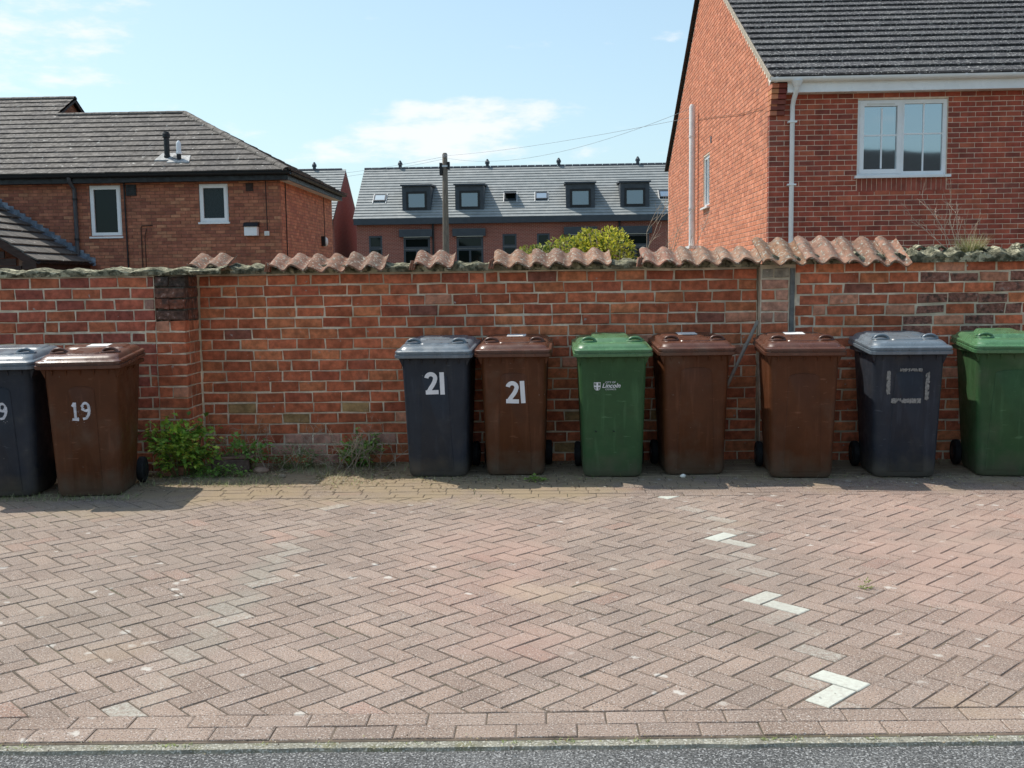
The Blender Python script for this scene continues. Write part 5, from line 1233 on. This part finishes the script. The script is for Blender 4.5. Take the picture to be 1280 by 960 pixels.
def twiggy(m, p, d, l, r, depth, rnd, spread=.5):
    n = 5; pts = [p]; q = p
    for k in range(n): d = (d+Vector((rnd.gauss(0, .12), rnd.gauss(0, .12), rnd.gauss(0, .06)))).normalized(); q = q+d*l/n; pts.append(q)
    m.tube(pts, [r*(1-.5*k/n) for k in range(n+1)], 5)
    if depth:
        for k in range(rnd.randint(3, 5)):
            b = pts[rnd.randint(2, n)]; dd = (d+Vector((rnd.gauss(0, spread), rnd.gauss(0, spread), rnd.gauss(0, spread*.7)))).normalized(); twiggy(m, b, dd, l*rnd.uniform(.3, .55), r*.55, depth-1, rnd, spread)
rnd = random.Random(4); m = MB()
for k in range(3): twiggy(m, Vector((1.06+.05*k, 11.0, 1.0)), Vector((rnd.gauss(0, .15), 0, 1)), 1.0, .006, 2, rnd)
o = m.build('bare_shrub', mt['twig']); o['label'] = 'thin bare twigs of a shrub right of the yellow green bush'; o['category'] = 'shrub'
# dead seed stalks and grass on top of the wall
rnd = random.Random(12); m = MB()
for p, d, l in (((3.33, 8.5, 1.70), (-.20, 0, 1), .46), ((3.36, 8.5, 1.70), (-.06, 0, 1), .42), ((3.30, 8.5, 1.70), (-.75, 0, .55), .33), ((3.38, 8.5, 1.70), (.05, 0, 1), .30), ((3.30, 8.5, 1.70), (-.4, 0, 1), .30)):
    twiggy(m, Vector(p), Vector(d).normalized(), l, .0032, 2, rnd, .45)
o = m.build('dead_weed', mt['twig']); o['label'] = 'dead branching weed stalks on top of the wall beside the grass tuft'; o['category'] = 'weed'
def blades(name, label, cat, c, n, h, spread, cols, rx=.03, ry=.03, seed=1, w=.004, group=None, kind=None):
    rnd = random.Random(seed); m = MB()
    for k in range(n):
        a = rnd.uniform(0, 6.283); r = rnd.random()**.6; p = Vector((c[0]+rx*r*math.cos(a), c[1]+ry*r*math.sin(a), c[2])); l = h*rnd.uniform(.4, 1.1)
        d = Vector((math.cos(a)*spread*rnd.random(), math.sin(a)*spread*rnd.random(), 1)).normalized(); out_ = Vector((math.cos(a), math.sin(a), 0)); s = Vector((-math.sin(a+rnd.gauss(0, .8)), math.cos(a), 0)).normalized()
        t = rnd.choice(cols); kk = rnd.uniform(.7, 1.25); t = tuple(x*kk for x in t); ww = w*rnd.uniform(.6, 1.2); pts = []; q = p
        for j in range(5):
            pts.append(q); d = (d+out_*.13*rnd.random()*spread*2-Z*.03*j).normalized(); q = q+d*l/4
        v = []; 
        for j, q in enumerate(pts): v += [q-s*ww*(1-j/4.4)*.5, q+s*ww*(1-j/4.4)*.5]
        m.add(v, [(2*j, 2*j+1, 2*j+3, 2*j+2) for j in range(4)], t)
    o = m.build(name, mt['straw']); o['label'] = label; o['category'] = cat
    if group: o['group'] = group
    if kind: o['kind'] = kind
    return o
blades('grass_tuft', 'straw coloured grass tuft growing on top of the wall', 'grass', (3.47, 8.50, 1.66), 420, .19, .75, [(.50, .44, .24), (.36, .36, .14), (.58, .50, .32), (.24, .27, .09)], .075, .05, 2, .005)
m = MB(); rnd = random.Random(31)
for k in range(6):
    x = 3.45+rnd.gauss(0, .03); d = Vector((rnd.uniform(-.3, .75), rnd.gauss(0, .1), 1)).normalized()
    twiggy(m, Vector((x, 8.5, 1.68)), d, rnd.uniform(.22, .36), .0018, 0, rnd)
o = m.build('grass_stalks', mt['straw']); 
at = o.data.attributes.new('tint', 'FLOAT_COLOR', 'POINT'); at.data.foreach_set('color', [.55, .42, .30, 1]*len(o.data.vertices)); o['label'] = 'long dry seed stalks rising from the grass tuft on the wall'; o['category'] = 'grass'
# dead twiggy weeds by the wall foot
rnd = random.Random(8); m = MB()
for k in range(46):
    x = rnd.uniform(-2.65, -1.15); twiggy(m, Vector((x, 8.16+rnd.gauss(0, .06), 0)), Vector((rnd.gauss(-.1, .5), rnd.gauss(-.2, .2), .8)).normalized(), rnd.uniform(.15, .34), .0028, 2, rnd, .6)
o = m.build('dead_weed', mt['twig']); o['label'] = 'tangle of dead grey brown weed stems low against the middle of the wall'; o['category'] = 'weed'
# grass and litter along the wall foot: nobody could count it
random.seed(77)
m = MB(); rnd = random.Random(40)
def blade(x, y, z, l, a, t, w=.003, lean=.6):
    d = Vector((math.cos(a)*lean, math.sin(a)*lean, 1)).normalized(); s = Vector((-math.sin(a), math.cos(a), 0)); q = Vector((x, y, z)); v = []
    for j in range(4):
        ww = w*(1-j/3.2)*.5; v += [q-s*ww, q+s*ww]; d = (d+Vector((math.cos(a), math.sin(a), -.35))*.28*lean).normalized(); q = q+d*l/3
    m.add(v, [(2*j, 2*j+1, 2*j+3, 2*j+2) for j in range(3)], t)
GC = [(.30, .34, .12), (.20, .27, .08), (.46, .42, .24), (.52, .45, .28), (.26, .30, .14)]
for k in range(5200):
    r = rnd.random()
    if r < .60: x = rnd.gauss(-2.30, .55); y = rnd.uniform(7.45, 8.30); l = rnd.uniform(.02, .10)*(1.3 if y > 7.9 else .8)
    elif r < .75: x = rnd.uniform(-4, -2.9); y = rnd.uniform(6.98, 7.2); l = rnd.uniform(.02, .06)
    else: x = rnd.uniform(-1.6, 4.6); y = rnd.choice([8.25, 8.3, 7.62, 7.7])+rnd.gauss(0, .04); l = rnd.uniform(.01, .05)
    if noise.noise(Vector((x*3, y*3, 2))) < -.05 and r < .6: continue
    t = rnd.choice(GC); kk = rnd.uniform(.7, 1.1); blade(x, y, 0, l, rnd.uniform(0, 6.28), tuple(c*kk for c in t), .0035, rnd.uniform(.3, 1.3))
g = m.build('ground_grass', mt['straw'], kind='stuff'); g['label'] = 'sparse dry and green grass sprouting from the joints along the wall foot'; g['category'] = 'grass'
m = MB(); rnd = random.Random(41)
for k in range(15000):
    r = rnd.random()
    if r < .50: x = rnd.gauss(-2.0, .75); y = 8.40-abs(rnd.gauss(0, .38))
    elif r < .64: x = rnd.uniform(-3.4, 4.6); y = 8.42-abs(rnd.gauss(0, .12))
    elif r < .92: x = rnd.uniform(-4.4, 4.6); y = 7.9-abs(rnd.gauss(0, .45))
    elif r < .95: x = rnd.uniform(-2.6, 2.6); y = 3.21+SK*x+rnd.gauss(0, .03)
    else: x = rnd.uniform(-3.5, 3.8); y = rnd.uniform(3.5, 7.5)
    if x < -2.9 and y > 8.05: y = 8.0-abs(rnd.gauss(0, .1))
    if noise.noise(Vector((x*2.3, y*2.3, 7))) < -.12 and r < .9: continue
    far = y < 7.2; s = rnd.uniform(.003, .013)*(.45 if far else 1); a = rnd.uniform(0, 6.28); z = .003+rnd.random()*.006
    t = rnd.choice([(.38, .27, .15), (.22, .15, .09), (.52, .42, .25), (.10, .07, .05), (.34, .33, .12), (.56, .49, .36), (.16, .11, .07)])
    ca, sa_ = math.cos(a), math.sin(a)
    v = [(x+ca*s, y+sa_*s, z), (x-sa_*s*.5, y+ca*s*.5, z+rnd.random()*.004), (x-ca*s, y-sa_*s, z), (x+sa_*s*.5, y-ca*s*.5, z+rnd.random()*.006)]
    m.add(v, [(0, 1, 2, 3)], t)
g = m.build('leaf_litter', mt['straw'], kind='stuff'); g['label'] = 'scatter of dry leaf litter and crumbs of soil over the paving near the wall'; g['category'] = 'leaf litter'
m = MB(); rnd = random.Random(52)
for k in range(420):
    if rnd.random() < .6: x = rnd.uniform(-2.8, 2.6); c0 = (x, 3.222+SK*x)
    else:
        c0 = (rnd.uniform(-3.5, 3.5), rnd.uniform(3.5, 7.4))
        if noise.noise(Vector((c0[0]*4, c0[1]*4, 5))) < .25: continue
    if noise.noise(Vector((c0[0]*6, 0, 5))) < .05: continue
    for q in range(3): blade(c0[0]+rnd.gauss(0, .008), c0[1]+rnd.gauss(0, .006), -.004, rnd.uniform(.006, .018), rnd.uniform(0, 6.28), rnd.choice([(.26, .34, .08), (.34, .36, .12), (.18, .24, .06)]), .0035, 1)
g = m.build('moss_tufts', mt['straw'], kind='stuff'); g['label'] = 'tiny moss and grass sprigs in the paving joints and along the kerb strip'; g['category'] = 'moss'
# stones, terracotta block, brick
def stone(c, s, name, label, cat, tint, seed):
    rnd = random.Random(seed); m = MB(); rings = []
    for j in range(6):
        e = -math.pi/2+math.pi*(j+.5)/6; ring = []
        for k in range(10):
            a = 2*math.pi*k/10; d = Vector((math.cos(a)*math.cos(e), math.sin(a)*math.cos(e), math.sin(e))); r = 1+.25*noise.noise(d*1.5+Vector((seed*3, 0, 0)))
            ring.append((c[0]+d.x*s[0]*r, c[1]+d.y*s[1]*r, max(.0, c[2]+d.z*s[2]*r)))
        rings.append(ring)
    o = m.loft(rings, t=tint).build(name, mt['brick'], smooth=True); o['label'] = label; o['category'] = cat; return o
stone((-2.27, 8.02, .018), (.07, .045, .032), 'stone', 'pinkish stone lying in the weeds right of the terracotta block', 'stone', (.30, .20, .15), 3)
stone((-2.05, 7.80, .012), (.03, .02, .02), 'stone', 'small grey brown stone on the paving in front of the scrubby weed', 'stone', (.30, .24, .18), 5)
stone((1.045, 7.68, .012), (.022, .016, .016), 'stone', 'small white pebble in front of the brown bin beside the green one', 'stone', (.75, .72, .66), 6)
o = MB(); v, f = chip(Vector((-2.66, 7.98, 0)), Vector((.985, .17, 0)), Z, Vector((.17, -.985, 0)), 0, .30, .0, .105, .14, 0, .008, .005); o.add(v, f, (.13, .085, .07))
v, f = chip(Vector((-2.655, 8.0, 0)), Vector((.985, .17, 0)), Z, Vector((.17, -.985, 0)), -.01, .32, .105, .13, .19, .012, .005, .004); o.add(v, f, (.20, .12, .09))
o = o.build('terracotta_block', mt['brick']); o['label'] = 'dark terracotta trough lying among weeds against the wall foot'; o['category'] = 'block'
v, f = chip(Vector((-3.02, 7.86, 0)), Vector((.97, .24, 0)), Z, Vector((.24, -.97, 0)), 0, .22, .005, .07, .1, 0, .004, .003); o = MB().add(v, f, (.26, .12, .075)).build('loose_brick', mt['brick']); o['label'] = 'loose brick on the ground beneath the leafy shrub by the bin wheel'; o['category'] = 'brick'
# ------------------------------------------------------------------ house across the road, seen mirrored in the panes
oh = thing('brick_house', 'dark hipped roof house mirrored in the window panes', 'house', (14, -17, 0), R(-24), local=True)
box('wall', -11, 10, -4, 4, -.1, 4.4, mt['lmortar'], oh)
MB().add([(-11.4, 4.4, 4.3), (10.4, 4.4, 4.3), (6.4, 0, 7.35), (-7.4, 0, 7.35), (-11.4, -4.4, 4.3), (10.4, -4.4, 4.3)], [(1, 0, 3, 2), (0, 4, 3), (5, 1, 2), (4, 5, 2, 3)]).build('roof', mt['deck'], oh)
for x in (-7, -1, 5): box('window', x, x+1.4, 3.96, 4.03, 1.2, 2.4, mt['white'], oh)
